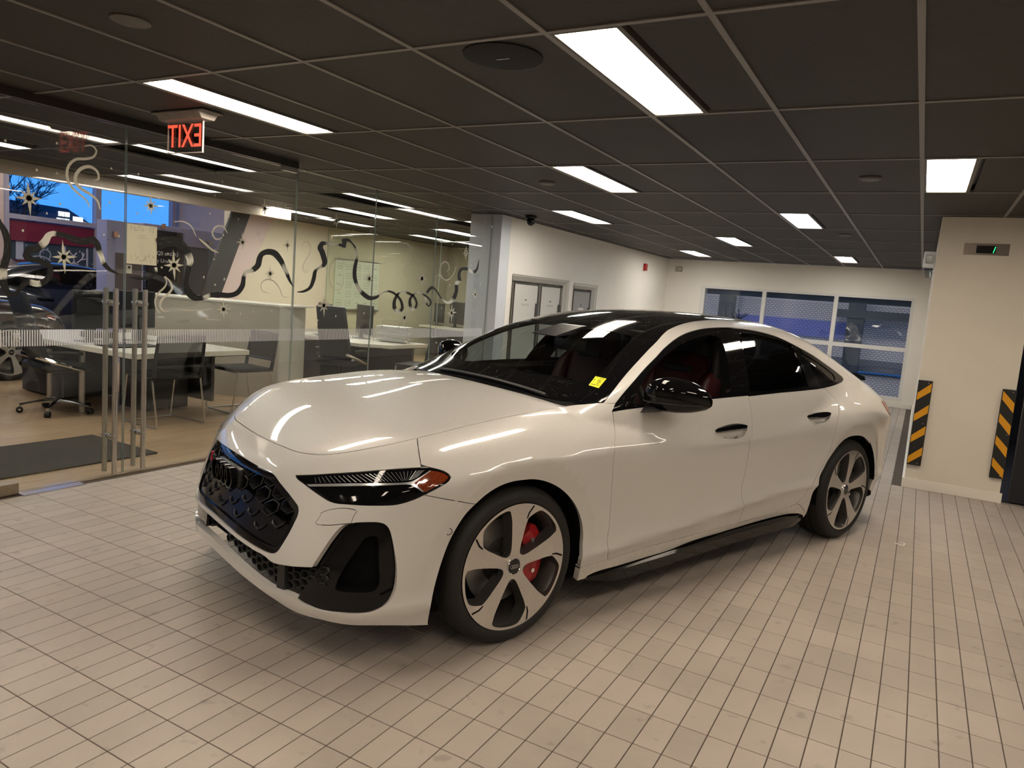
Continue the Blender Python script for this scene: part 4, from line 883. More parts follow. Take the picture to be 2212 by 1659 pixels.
for i in range(-15,10):
    x0,x1=max(GX+CX*i,-9.6),min(GX+CX*(i+1),5.2)
    for j in range(-6,10):
        y0,y1=GY+CY*j,GY+CY*(j+1); y1=min(y1,14.45)
        if x0>=5.2 or x1<-9.55 or (x1<-8.3 and y1<7.9): continue
        if (i,j) in bayset: x0b=x0+.304; 
        else: x0b=x0
        if (i,j) in officeset: continue
        q=pix(np.array([(x0,y0,HT),(x1,y1,HT),(x0,y1,HT),(x1,y0,HT)])); onp=np.isfinite(q).all() and (q[:,0].max()>0 and q[:,0].min()<2212 and q[:,1].max()>0)
        if onp: cell(x0b,x1,y0,y1,ceil)
        else: hid.box((x0b+.012,y0+.012,HT+.006),(x1-.012,y1-.012,HT+.02))
hid.build('ceiling_panels',CPAN,ceil)['kind']='stuff'
for i in range(-15,11):
    x=GX+CX*i
    if x<-9.5 or x>5.1: continue
    MB().box((x-.012,-5 if x>-8.3 else 7.9,HT),(x+.012,14.45,HT+.02)).build('grid_bar',CBAR,ceil)
for j in range(-6,10):
    y=GY+CY*j
    MB().box((-8.3 if y<7.9 else -9.55,y-.0118,HT+.0006),(5.1,y+.0118,HT+.019)).build('grid_bar',CBAR,ceil)
# ceiling lights
DIFF={}
def diffuser(kind):
    c={'warm':(1,.85,.68),'neutral':(1,.95,.86),'cool':(.93,.97,1.0)}[kind]
    return mat('diffuser_'+kind,(.8,.8,.8),.5,emit=c,es=LAMP)
def ceil_light(x,j,label,kind='warm',group=None,w=.304,bright=None):
    t=empty('ceiling_light',(x+w/2,GY+CY*(j+.5),HT),label=label,cat='light',group=group); h=MB(); a,b=w/2-.012,CY/2-.012
    for lo,hi in (((-a,-b,0),(-a+.014,b,.05)),((a-.022,-b,0),(a,b,.05)),((-a+.014,-b,0),(a-.022,-b+.012,.05)),((-a+.014,b-.012,0),(a-.022,b,.05))): h.box(lo,hi)
    h.build('housing',CFR,t); MB().box((-a+.014,-b+.012,.012),(a-.022,b-.012,.02)).build('diffuser',diffuser(kind),t); return t
LB={(-1.3411,0):('large ceiling light over the car bonnet, nearest and biggest in view','warm'),(-3.7735,0):('long ceiling light beside the exit sign, before the glass doors','warm'),(-.1248,2):('nearly square looking ceiling light near the pillar with the digit display','warm'),(-2.5572,2):('ceiling light above the windscreen, second behind the largest one','warm'),(-1.3411,4):('cool white ceiling light over the rear of the car','cool'),(-3.7735,4):('ceiling light beside the dome camera along the cabinet wall','neutral'),(-2.5572,6):('small cool ceiling light in the middle of the far bay','cool'),(-3.7735,8):('tiny far ceiling light by the back corner near the red alarm','neutral'),(-1.3411,8):('tiny far ceiling light above the screened back window','neutral')}
for x,j in BAY:
    l=LB.get((round(x,4),j)); ceil_light(x,j,*(l if l else ('ceiling light of the front part of the bay, seen only as a reflection','warm','lights out of the picture')))
OL=['office ceiling light just behind the mirrored exit sign','office ceiling light above the double black monitors','office ceiling light near the showroom beam, long and thin','office ceiling light above the beige wall, second row','office ceiling light over the desk, at the frame edge','office ceiling light against the far beige wall','office ceiling light deep behind the second glass joint','office ceiling light in the row beside the white column','office ceiling light deepest by the white column','office ceiling light of the part out of the picture','office ceiling light of the part out of the picture','office ceiling light in the corner above the meeting room']
for (x,j),l in zip(OFFL,OL): ceil_light(x,j,l,'neutral','lights out of the picture' if 'out of' in l else 'office ceiling lights')
def disc(x,y,r,label,m,name='smoke_detector',cat_='detector',d=.03):
    o=MB().lathe([(0,0),(r*.8,0),(r,d*.45),(r,d)],28,2,(0,0,-d)).build(name,m,None,30,(x,y,HT+.006)); tag(o,label,cat_); return o
GREYP=mat('grey_plastic',(.12,.11,.10),.5)
disc(-2.89,1.87,.075,'round grey cover plate on the dark ceiling, nearest the frame top edge',GREYP,'ceiling_plate','plate',.012)
spk=disc(-1.63,2.66,.165,'round black speaker grille set in the ceiling ahead of the large light',noisy(mat('speaker_cloth',(.012,.011,.011),.8),300,.4),'ceiling_speaker','speaker',.012)
MB().box((-.03,-.004,-.015),(.03,.004,-.012)).build('speaker_badge',STEEL,spk)
disc(-.43,5.52,.07,'small round detector on the ceiling near the nearly square light',GREYP,d=.02)
disc(-2.91,5.61,.07,'small round detector on the ceiling behind the windscreen light',GREYP,d=.02)
disc(-.89,9.1,.07,'small round detector on the ceiling in front of the back window',GREYP,d=.02)
cam_=MB().lathe([(0,0),(.062,0),(.07,.02),(.07,.035)],24,2,(0,0,-.035)).build('dome_camera',GLOSS,None,30,(-4.28,7.9,HT)); tag(cam_,'black dome camera hanging from the ceiling beside the white column','camera')
MB().sphere((0,0,-.06),.05,(1,1,1.15)).build('camera_dome',GLOSS,cam_,True); MB().lathe([(.0,-.012),(.02,-.012),(.02,0)],14,0,(.045,0,-.075)).build('camera_lens',GLOSS,cam_)
# walls
struct(MB().box((-4.75,8.0,0),(-4.606,8.13,HT)).box((-4.75,9.80,0),(-4.606,10.0,HT)).box((-4.75,10.86,0),(-4.606,14.45,HT)).box((-4.75,8.13,1.70),(-4.606,9.80,HT)).box((-4.75,10.0,1.67),(-4.606,10.86,HT)).box((-4.80,8.0,0),(-4.75,11.0,HT)).build('wall_left',WALL))
COLW=noisy(mat('column_white',(.66,.68,.71),.45),2,.03)
struct(MB().box((-5.06,7.775,0),(-4.607,7.999,HT)).build('wall_column',COLW))
WX0,WX1,WZ0,WZ1=-3.90,-.168,.118,1.922
struct(MB().box((-4.75,14.45,0),(WX0,14.62,HT)).box((WX1,14.45,0),(.1,14.62,HT)).box((WX0,14.45,WZ1),(WX1,14.62,HT)).box((WX0,14.45,0),(WX1,14.62,WZ0)).build('wall_back',WALL))
struct(MB().box((.03,7.435,0),(.757,14.6,HT)).build('wall_right',noisy(mat('pillar_paint',(.74,.69,.60),.7),3,.02,.06,180)))
struct(MB().box((.012,7.417,0),(.775,7.44,.085),.002).box((.012,7.44,0),(.032,14.45,.085)).build('baseboard_right',WALL))
struct(MB().box((.0,14.43,0),(-.168,14.452,.09)).box((-4.606,14.43,0),(-3.9,14.452,.09)).build('baseboard_back',WALL))
struct(MB().box((5.1,-6,0),(5.2,14.6,HT)).build('wall_far_right',WALL)); struct(MB().box((-4.75,-6.1,0),(5.2,-6,HT+.1)).build('wall_front',WALL))
struct(MB().box((-4.80,-6,0),(-4.68,-.6,HT)).build('wall_left_front',WALL))
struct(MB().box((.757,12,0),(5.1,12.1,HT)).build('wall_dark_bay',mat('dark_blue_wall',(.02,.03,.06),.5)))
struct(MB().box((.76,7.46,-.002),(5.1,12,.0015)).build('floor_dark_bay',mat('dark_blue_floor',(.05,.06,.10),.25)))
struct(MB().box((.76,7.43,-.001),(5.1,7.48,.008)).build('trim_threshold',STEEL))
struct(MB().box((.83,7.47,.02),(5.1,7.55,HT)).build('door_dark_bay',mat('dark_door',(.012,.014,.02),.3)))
FRM=mat('window_frame_white',(.74,.72,.69),.45)
w1=struct(MB().box((WX0,14.45,WZ0),(WX1,14.52,WZ0+.06)).box((WX0,14.45,WZ1-.045),(WX1,14.52,WZ1)).box((WX0,14.45,WZ0+.06),(WX0+.09,14.62,WZ1-.045)).box((WX1-.05,14.45,WZ0+.06),(WX1,14.52,WZ1-.045)).build('window_1',FRM))
mx=[WX0+.09,-2.685,-1.422,WX1-.05]
for m_ in mx[1:3]: MB().box((m_-.035,14.455,WZ0+.06),(m_+.035,14.53,WZ1-.045)).build('mullion',FRM,w1)
WG=pane('window_glass',(.90,.94,.97))
for k in range(3):
    a,b=mx[k]+(.035 if k else 0),mx[k+1]-(.035 if k<2 else 0)
    MB().box((a,14.46,.985),(b,14.525,1.055)).build('transom',FRM,w1)
    for z0,z1 in ((WZ0+.06,.985),(1.055,WZ1-.045)): MB().box((a,14.49,z0),(b,14.496,z1)).build('window_pane',WG,w1)
# security grille outside: hexagonal slots between thin bars
sg=empty('security_grille',(-2.03,14.70,0),label='honeycomb roller grille drawn down outside the back window',cat='grille')
hx=MB(); pw,ph=.071,.0365
for j in range(int(1.70/ph)):
    z=.10+j*ph
    for i in range(int(3.9/pw)+1):
        x=-1.93+pw*i+(pw/2 if j%2 else 0)
        o_=[(x-.0355,z),(x-.020,z+.0182),(x+.020,z+.0182),(x+.0355,z),(x+.020,z-.0182),(x-.020,z-.0182)]; n_=[(x+(a-x)*.80,z+(b-z)*.66) for a,b in o_]
        hx.add([(a,0,b) for a,b in o_]+[(a,0,b) for a,b in n_],[(k,(k+1)%6,6+(k+1)%6,6+k) for k in range(6)])
hx.build('honeycomb_curtain',mat('grille_alu',(.05,.065,.10),.4,.7),sg)['kind']='stuff'
MB().box((-2.02,-.09,.0),(-1.95,.01,2.0)).box((1.95,-.09,.0),(2.02,.01,2.0)).build('guide_rail',mat('grille_box',(.045,.075,.14),.4),sg)
MB().box((-1.95,-.02,1.775),(1.95,.01,2.0)).build('grille_header',mat('grille_box',(.045,.075,.14),.4),sg)
# cabinets in the left wall
TRIM=mat('cabinet_trim',(.50,.485,.44),.45); CDOOR=mat('cabinet_door_white',(.66,.64,.59),.4); GDOOR=mat('cabinet_door_grey',(.36,.355,.34),.4); DKM=mat('dark_metal',(.10,.095,.09),.4,.5)
def cabinet(y0,y1,z1,label,doors,dm,plate):
    c_=empty('wall_cabinet',(-4.606,(y0+y1)/2,0),label=label,cat='cabinet'); h=(y1-y0)/2; f=MB(); t=.11
    # splayed reveal around the opening
    def q(a,b): f.add([a[0],a[1],b[1],b[0]],[(0,1,2,3)])
    o_=[(.012,-h-.05,.0),(.012,-h-.05,z1+.06),(.012,h+.05,z1+.06),(.012,h+.05,.0)]; i_=[(-.05,-h+.04,.0),(-.05,-h+.04,z1-.02),(-.05,h-.04,z1-.02),(-.05,h-.04,.0)]
    for k in range(3): q((o_[k],o_[k+1]),(i_[k],i_[k+1]))
    f.build('cabinet_frame',TRIM,c_)
    for a,b in doors:
        d=MB().box((-.075,a,.12),(-.045,b,z1-.06),.003).build('cabinet_door',dm,c_)
        MB().box((-.05,a-.012,.1),(-.040,a,z1-.04)).box((-.05,b,.1),(-.040,b+.022,z1-.04)).box((-.05,a,z1-.06),(-.040,b,z1-.04)).build('door_edge',DKM,d)
        MB().box((-.045,b-.05,z1-.50),(-.02,b+.012,z1-.30),.004).build('door_latch',DKM,d)
        MB().box((-.0445,(a+b)/2-.11,z1-.34),(-.0425,(a+b)/2+.09,z1-.31)).build('door_plate',plate,d)
        MB().box((-.0445,(a+b)/2-.03,z1-.27),(-.0428,(a+b)/2+.02,z1-.255)).build('door_number',DKM,d)
cabinet(8.17,9.78,1.66,'pair of white cabinet doors set in a splayed grey frame',[(-.68,-.03),(.08,.68)],CDOOR,mat('plate_beige',(.55,.53,.48),.5))
cabinet(10.04,10.84,1.64,'single grey cabinet door in the wall beyond the white pair',[(-.31,.30)],GDOOR,mat('plate_white',(.8,.8,.78),.5))
fa=MB().box((-4.606,12.98,2.085),(-4.56,13.10,2.21),.006).build('fire_strobe',mat('alarm_red',(.45,.02,.02),.4)); tag(fa,'small red fire alarm strobe high on the cabinet wall','alarm')
MB().box((-4.562,13.02,2.11),(-4.552,13.06,2.19)).build('strobe_lens',mat('strobe_lens',(.5,.2,.2),.2),fa)
se=MB().box((-4.44,14.40,2.165),(-4.31,14.45,2.27),.006).build('motion_sensor',mat('beige_plastic',(.42,.39,.32),.5)); tag(se,'small beige sensor box high on the back wall by the corner','sensor')
MB().sphere((-4.345,14.40,2.215),.022,n=10,m=6).build('sensor_eye',mat('sensor_eye',(.7,.7,.4),.2),se)
st_=MB().box((-.075,8.33,2.035),(.03,8.47,2.19),.008).build('strobe_light',mat('ivory_plastic',(.70,.68,.64),.4)); tag(st_,'white horn strobe on the side of the right hand pillar','alarm')
MB().box((-.055,8.318,2.075),(.005,8.335,2.15),.003).build('strobe_window',mat('strobe_dark',(.05,.05,.05),.15),st_); MB().lathe([(0,-.10),(.025,-.10),(.04,-.05),(.04,0)],16,2,(-.02,8.40,2.035)).build('strobe_lens',pane('clear_plastic',(.75,.78,.8)),st_,30)
# hazard guards on the pillar
YG=mat('guard_yellow',(.72,.33,.008),.5); BG=mat('guard_black',(.012,.012,.011),.55)
def guard(x0,x1,label,left):
    o=MB().box((x0,7.405,.213),(x1,7.437,.98),.003).build('corner_guard',BG); tag(o,label,'guard')
    for k in range(4):
        if left: z=[(.05,.866-.192*k),(.05,.80-.192*k),(.95,.886-.192*k),(.95,.962-.192*k)]
        else: z=[(.05,.965-.192*k),(.05,.893-.192*k),(.95,.785-.192*k),(.95,.868-.192*k)]
        z=[(x0+(x1-x0)*u,max(.218,min(.975,v))) for u,v in z]
        V=[(a,7.4035,b) for a,b in z]+[(a,7.406,b) for a,b in z]; MB().add(V,[(0,1,2,3),(0,4,5,1),(1,5,6,2),(2,6,7,3),(3,7,4,0)]).build('stripe',YG,o)
    for z in (.235,.595,.96): MB().cyl(((x0+x1)/2+.025,7.403,z),((x0+x1)/2+.025,7.41,z),.004,8).build('screw',STEEL,o)
guard(.030,.142,'yellow and black guard on the pillar corner nearer the car',True); guard(.66,.762,'yellow and black guard on the pillar corner beside the dark opening',False)
dp=MB().box((.224,7.428,2.095),(.553,7.437,2.192),.001).build('digit_display',noisy(mat('display_plate',(.16,.135,.115),.4,.7),60,.06)); tag(dp,'steel plate with a dark screen and a green digit high on the pillar','display')
MB().box((.316,7.4265,2.110),(.458,7.4285,2.174)).build('display_screen',mat('screen_black',(.006,.006,.008),.15),dp)
MB().add([(.438,7.426,2.115),(.443,7.426,2.115),(.4545,7.426,2.166),(.4495,7.426,2.166)],[(0,1,2,3)]).build('lit_digit',mat('green_led',(0,.2,.05),.5,emit=(.02,1,.18),es=1.6),dp)
# scraps on the floor
scr_=MB(); 
for a,b in (((.0,.0),(.05,-.03)),((.05,-.03),(.062,.03)),((.062,.03),(.03,.045))): scr_.tube([(a[0],a[1],.004),(b[0],b[1],.004)],.0035,4)
o=scr_.build('scrap_of_plastic',mat('scrap_white',(.8,.8,.78),.5),None,False,(.02,5.42,0)); tag(o,'bent scrap of white plastic lying on the tiles','scrap')
# exit sign
ex=empty('exit_sign',(-4.15,3.05,HT),label='clear exit sign with red letters seen from behind, hung by the glass doors',cat='sign')
hs_=MB(); pr=[(-.065,0),(.065,0),(.04,-.05),(-.04,-.05)]
V=[(-.25,-.075,.0),(.25,-.075,0),(.25,.075,0),(-.25,.075,0),(-.25,-.075,-.006),(.25,-.075,-.006),(.25,.075,-.006),(-.25,.075,-.006)]
hs_.box((-.235,-.075,-.008),(.26,.075,0)).prism([(-.045,-.045),(.045,-.045),(.07,-.008),(-.07,-.008)],0,-.19,.215); hs_.build('sign_housing',noisy(mat('weathered_alu',(.33,.30,.27),.45,.6),20,.15),ex)
MB().box((-.158,-.004,-.236),(.172,.004,-.045)).build('sign_plate',pane('acrylic',(.80,.78,.77)),ex)
EDG=mat('acrylic_edge',(.75,.62,.56),.25)
MB().box((.172,-.005,-.236),(.176,.005,-.045)).box((-.158,-.005,-.240),(.176,.005,-.236)).box((-.161,-.004,-.236),(-.158,.004,-.045)).build('plate_edge',EDG,ex)
mesh_text('EXIT',.205,'sign_letters',mat('exit_red',(.62,.05,.035),.4,emit=(1,.10,.05),es=.55),ex,Matrix.Translation((.006,-.0046,-.143))@Matrix.Diagonal((-.78,1,.98,1))@Matrix.Rotation(math.radians(90),4,'X'),.0012)
PAINTED=[
[(2.261,1.650,2.282,1.663,1),(2.272,1.625,2.294,1.641,1),(2.289,1.581,2.322,1.599,1),(2.300,1.528,2.341,1.537,1),(2.297,1.466,2.340,1.464,1),(2.286,1.417,2.327,1.409,1),(2.278,1.380,2.319,1.377,0),(2.275,1.339,2.318,1.341,0),(2.275,1.308,2.318,1.313,1),(2.279,1.269,2.320,1.284,1),(2.298,1.232,2.328,1.259,1),(2.336,1.212,2.341,1.238,1),(2.374,1.224,2.359,1.245,1),(2.403,1.263,2.383,1.282,1),(2.425,1.281,2.409,1.310,1),(2.439,1.285,2.441,1.322,0),(2.480,1.278,2.483,1.315,0),(2.514,1.284,2.500,1.320,1),(2.555,1.312,2.527,1.337,1),(2.580,1.368,2.545,1.372,1),(2.567,1.424,2.541,1.399,1),(2.512,1.448,2.502,1.419,1),(2.460,1.459,2.446,1.424,1),(2.446,1.472,2.402,1.458,1),(2.451,1.479,2.430,1.514,1),(2.484,1.485,2.472,1.524,1),(2.517,1.508,2.489,1.541,0),(2.551,1.545,2.514,1.571,0),(2.566,1.583,2.538,1.607,0),(2.579,1.594,2.572,1.624,0),(2.595,1.594,2.600,1.626,1),(2.649,1.587,2.660,1.621,1),(2.721,1.561,2.732,1.603,1),(2.783,1.560,2.781,1.606,1),(2.818,1.574,2.830,1.620,1),(2.835,1.558,2.871,1.585,1),(2.851,1.528,2.885,1.543,0),(2.872,1.478,2.903,1.492,0),(2.889,1.439,2.916,1.459,1),(2.930,1.406,2.945,1.425,1),(2.974,1.390,2.980,1.403,1),(3.013,1.386,3.013,1.388,1)],
[(3.079,1.369,3.079,1.373,1),(3.143,1.358,3.144,1.373,1),(3.212,1.362,3.209,1.377,1),(3.256,1.381,3.245,1.393,1),(3.287,1.418,3.268,1.423,0),(3.284,1.453,3.263,1.449,0)],
[(3.301,1.578,3.274,1.656,1),(3.349,1.598,3.336,1.674,1),(3.406,1.609,3.420,1.680,1),(3.443,1.600,3.485,1.656,1),(3.485,1.573,3.533,1.614,1),(3.501,1.557,3.555,1.582,0),(3.522,1.515,3.578,1.524,0),(3.517,1.482,3.563,1.477,1),(3.504,1.395,3.541,1.393,1),(3.501,1.331,3.542,1.339,1),(3.521,1.268,3.570,1.300,1),(3.582,1.229,3.605,1.273,1),(3.639,1.229,3.640,1.266,1),(3.668,1.233,3.658,1.266,0),(3.712,1.247,3.699,1.279,0),(3.737,1.255,3.730,1.290,1),(3.807,1.259,3.805,1.300,1),(3.909,1.259,3.902,1.298,1),(3.996,1.287,3.966,1.318,1),(4.050,1.352,4.005,1.367,1),(4.057,1.408,4.016,1.411,1),(4.058,1.428,4.020,1.434,0),(4.065,1.457,4.041,1.477,0),(4.113,1.468,4.099,1.498,0),(4.150,1.478,4.115,1.509,1),(4.203,1.523,4.149,1.541,1),(4.219,1.585,4.165,1.597,1),(4.234,1.613,4.202,1.644,1),(4.283,1.625,4.281,1.673,1),(4.330,1.617,4.367,1.663,1),(4.385,1.578,4.432,1.609,1),(4.412,1.552,4.457,1.573,0),(4.447,1.508,4.487,1.524,0),(4.476,1.466,4.512,1.480,1),(4.521,1.410,4.542,1.419,1),(4.568,1.374,4.571,1.375,1)],
[(4.614,1.330,4.612,1.337,1),(4.697,1.334,4.686,1.353,1),(4.783,1.374,4.750,1.390,1),(4.825,1.454,4.778,1.462,1),(4.833,1.507,4.790,1.513,1),(4.838,1.526,4.810,1.541,0),(4.876,1.554,4.858,1.572,0),(4.924,1.567,4.889,1.587,1),(4.961,1.619,4.896,1.613,1),(4.926,1.704,4.863,1.683,1),(4.898,1.740,4.831,1.733,1),(4.906,1.759,4.867,1.787,1),(4.926,1.767,4.927,1.796,0),(5.033,1.770,5.034,1.791,0),(5.100,1.775,5.102,1.796,1),(5.182,1.764,5.141,1.800,1),(5.198,1.810,5.136,1.838,1),(5.215,1.826,5.222,1.852,1),(5.266,1.811,5.280,1.822,1),(5.309,1.774,5.332,1.784,0),(5.338,1.719,5.366,1.724,0),(5.329,1.673,5.368,1.672,1),(5.305,1.598,5.356,1.598,1),(5.304,1.510,5.358,1.516,1),(5.334,1.446,5.381,1.459,0),(5.371,1.395,5.417,1.416,0),(5.424,1.348,5.464,1.380,1),(5.542,1.295,5.562,1.336,1),(5.655,1.305,5.641,1.337,1),(5.707,1.333,5.685,1.351,0),(5.760,1.365,5.747,1.381,0),(5.843,1.382,5.843,1.402,1),(5.939,1.361,5.959,1.381,1),(6.033,1.301,6.069,1.315,1),(6.062,1.235,6.110,1.236,1),(6.041,1.214,6.080,1.188,0),(6.016,1.208,6.000,1.170,0),(5.992,1.227,5.934,1.211,1),(5.975,1.272,5.920,1.272,1),(5.985,1.320,5.942,1.331,1),(6.025,1.370,6.000,1.385,0),(6.077,1.388,6.072,1.410,0),(6.145,1.379,6.159,1.402,1),(6.253,1.347,6.281,1.365,1),(6.309,1.287,6.345,1.291,1),(6.291,1.240,6.327,1.227,0),(6.267,1.230,6.250,1.199,0),(6.247,1.256,6.195,1.248,1),(6.232,1.317,6.188,1.323,1),(6.277,1.370,6.254,1.384,0),(6.344,1.390,6.342,1.409,0),(6.431,1.375,6.445,1.392,1),(6.539,1.332,6.561,1.345,1),(6.569,1.297,6.598,1.296,1),(6.548,1.268,6.554,1.252,1),(6.521,1.291,6.494,1.284,0),(6.506,1.343,6.473,1.343,0),(6.526,1.402,6.487,1.413,1),(6.595,1.448,6.576,1.477,1),(6.651,1.436,6.671,1.448,1),(6.776,1.349,6.791,1.357,0),(6.884,1.297,6.898,1.322,0),(6.988,1.302,6.950,1.334,0),(7.067,1.352,6.994,1.371,1),(7.108,1.443,7.039,1.448,1),(7.101,1.512,7.031,1.512,0),(7.109,1.533,7.042,1.551,0),(7.158,1.569,7.083,1.574,1),(7.134,1.640,7.074,1.641,1),(7.162,1.684,7.114,1.707,1),(7.223,1.694,7.214,1.732,1),(7.262,1.690,7.287,1.728,0),(7.336,1.672,7.360,1.710,0),(7.438,1.669,7.403,1.704,1),(7.509,1.731,7.465,1.737,1),(7.515,1.844,7.506,1.844,1)],
]
STARS=[(3.229,1.869,0.068),(3.417,1.476,0.099),(2.440,1.803,0.092),(4.225,1.991,0.062),(4.943,1.225,0.100),(6.133,1.129,0.097),(7.007,1.192,0.106),(6.398,1.550,0.117),(5.053,1.994,0.070),(7.222,1.892,0.074),(7.486,1.423,0.077),(4.481,1.720,0.050),(5.544,1.501,0.080),(4.307,1.473,0.064),(4.016,1.700,0.065),(3.855,1.169,0.079),(2.643,1.472,0.086),]
DOTS=[(2.313,2.110,0.009),(2.601,2.157,0.009),(2.484,1.975,0.009),(2.601,1.977,0.009),(2.331,1.854,0.009),(2.946,2.069,0.008),(3.135,2.067,0.010),(2.884,1.956,0.008),(2.620,1.794,0.008),(2.936,1.850,0.008),(2.542,1.727,0.008),(3.291,1.930,0.007),(3.130,1.805,0.008),(3.814,2.132,0.008),(3.950,2.065,0.007),(3.750,2.017,0.009),(3.505,1.953,0.009),(4.087,1.966,0.008),(4.335,2.036,0.009),(3.880,1.885,0.010),(3.969,1.873,0.008),(3.710,1.882,0.008),(2.405,1.609,0.009),(2.900,1.637,0.008),(3.003,1.639,0.009),(3.833,1.735,0.009),(3.320,1.454,0.009),(3.368,1.555,0.009),(3.754,1.546,0.008),(3.669,1.408,0.010),(3.856,1.405,0.009),(4.092,1.970,0.009),(4.333,2.034,0.009),(4.447,2.045,0.010),(4.850,2.097,0.007),(4.686,1.975,0.008),(3.970,1.873,0.009),(4.470,1.867,0.006),(4.782,1.920,0.006),(4.648,1.843,0.007),(5.000,1.911,0.007),(5.282,1.931,0.009),(5.401,1.914,0.008),(5.529,1.953,0.009),(5.157,2.093,0.007),(5.927,2.075,0.008),(6.155,2.043,0.008),(5.931,1.914,0.006),(6.519,1.853,0.007),(6.751,1.862,0.010),(6.932,1.965,0.010),(7.397,1.973,0.010),(7.576,1.950,0.011),(7.414,1.844,0.011),(7.353,1.763,0.009),(7.586,1.545,0.010),(7.550,1.258,0.011),(7.388,1.156,0.010),(4.201,1.708,0.005),(4.373,1.696,0.006),(4.284,1.827,0.006),(4.559,1.555,0.006),(4.807,1.640,0.006),(4.989,1.702,0.007),(5.273,1.696,0.008),(5.503,1.691,0.008),(5.758,1.666,0.008),(5.907,1.723,0.007),(5.099,1.433,0.010),(4.856,1.352,0.009),(4.671,1.428,0.008),(4.872,1.091,0.011),(5.102,1.132,0.011),(5.258,1.167,0.011),(5.491,1.165,0.011),(5.762,1.150,0.007),(3.853,1.399,0.010),(3.771,1.355,0.009),(4.146,1.154,0.010),(4.335,1.166,0.009),(4.017,1.136,0.010),(4.083,1.090,0.006),(3.933,1.043,0.006),(6.738,0.853,0.013),(6.801,1.244,0.012),(6.618,1.383,0.009),(6.337,1.120,0.010),(6.934,1.506,0.010),]
SWIRLS=[(0.017,[(2.769,2.174),(2.817,2.188),(2.846,2.162),(2.826,2.119),(2.778,2.098),(2.715,2.082),(2.673,2.036),(2.661,1.980),(2.681,1.922),(2.731,1.877),(2.787,1.838),(2.804,1.801)]),
(0.021,[(2.827,1.974),(2.859,1.984),(2.855,2.030),(2.810,2.054),(2.754,2.036),(2.719,1.991),(2.715,1.944),(2.747,1.910),(2.811,1.881),(2.856,1.848),(2.873,1.795)]),
(0.015,[(3.872,1.755),(3.829,1.798),(3.765,1.790),(3.735,1.740),(3.768,1.697),(3.824,1.716)]),
(0.017,[(3.619,1.688),(3.682,1.649),(3.739,1.614),(3.795,1.599)]),
(0.010,[(3.410,1.783),(3.482,1.795),(3.549,1.771),(3.596,1.699)]),
(0.013,[(3.341,1.390),(3.362,1.359),(3.349,1.320),(3.294,1.267),(3.274,1.216),(3.289,1.153),(3.318,1.129)]),
(0.017,[(3.348,1.393),(3.391,1.354),(3.406,1.310),(3.378,1.271),(3.330,1.231),(3.313,1.186),(3.338,1.148),(3.388,1.146)]),
(0.007,[(4.649,1.694),(4.653,1.750),(4.713,1.773),(4.749,1.737),(4.742,1.680),(4.692,1.609),(4.665,1.551),(4.690,1.508),(4.735,1.522),(4.725,1.561)]),
(0.012,[(5.218,1.590),(5.126,1.666),(5.027,1.623),(4.992,1.527),(5.024,1.412),(5.112,1.368),(5.177,1.431),(5.180,1.515)]),
(0.012,[(5.998,1.763),(5.981,1.827),(6.029,1.884),(6.126,1.887),(6.188,1.820),(6.185,1.739),(6.094,1.652),(6.079,1.584),(6.147,1.555),(6.176,1.604)]),
(0.013,[(6.827,1.645),(6.899,1.694),(6.866,1.750),(6.788,1.758),(6.725,1.696),(6.756,1.598),(6.862,1.560),(6.985,1.626),(7.039,1.733)]),
(0.011,[(6.666,1.507),(6.646,1.577),(6.717,1.610),(6.786,1.556)]),
(0.010,[(4.300,1.312),(4.232,1.331),(4.216,1.383),(4.268,1.422),(4.337,1.416),(4.410,1.360),(4.457,1.286),(4.515,1.288)]),
(0.009,[(3.683,1.094),(3.714,1.108),(3.699,1.090),(3.820,1.085)]),
(0.009,[(3.453,1.157),(3.573,1.156),(3.689,1.161),(3.752,1.173)]),
]
# ---------------- glass wall with painted decoration ----------------
GXW=-4.751
GL=pane('clear_glass',(.955,.975,.955)); EDGE=mat('glass_edge',(.30,.36,.32),.12,coat=1); FROST=mat('frost_film',(.62,.64,.66),.6)
PALE=mat('pale_paint',(.50,.49,.40),.6); BLKP=mat('black_paint',(.008,.008,.008),.35); WHP=mat('white_glaze',(.62,.63,.55),.55)
def glass(y0,y1,z0,z1,name,parent=None):
    m=MB().box((GXW,y0,z0),(GXW+.012,y1,z1)); o=m.build(name,[GL,EDGE],parent)
    for p in o.data.polygons:
        if abs(p.normal.x)<.5: p.material_index=1
    return o
dl=struct(glass(1.55,3.046,.012,2.352,'door_1')); dr_=struct(glass(3.056,4.565,.012,2.352,'door_2'))
wg=struct(empty('wall_glass',(0,0,0)))
panes=[glass(a,b,.006,z,'glass_pane',wg) for a,b,z in ((4.578,5.596,2.356),(5.602,6.616,2.36),(6.622,7.768,2.40))]
struct(glass(-.6,1.535,.006,2.40,'wall_glass_front'))
struct(MB().box((GXW-.006,1.55,2.366),(GXW+.020,4.57,HT+.01)).build('trim_header',mat('header_rail',(.055,.05,.045),.35,.5)))
MB().box((GXW-.012,4.40,2.325),(GXW+.026,4.56,2.366),.003).build('patch_fitting',STEEL,dr_); MB().box((GXW-.03,4.30,.004),(GXW+.04,4.56,.05),.004).build('floor_fitting',STEEL,dr_)
MB().box((GXW-.03,1.56,.004),(GXW+.045,2.36,.075),.003).build('bottom_rail',noisy(mat('bronze_rail',(.30,.25,.18),.35,.7),30,.1),dl)
MB().box((GXW+.02,2.36,.0),(GXW+.10,2.74,.006)).build('floor_plate',mat('plate_lilac',(.45,.42,.50),.25,.5),dl)
host=lambda y: dl if y<3.05 else dr_ if y<4.57 else panes[0] if y<5.6 else panes[1] if y<6.62 else panes[2]
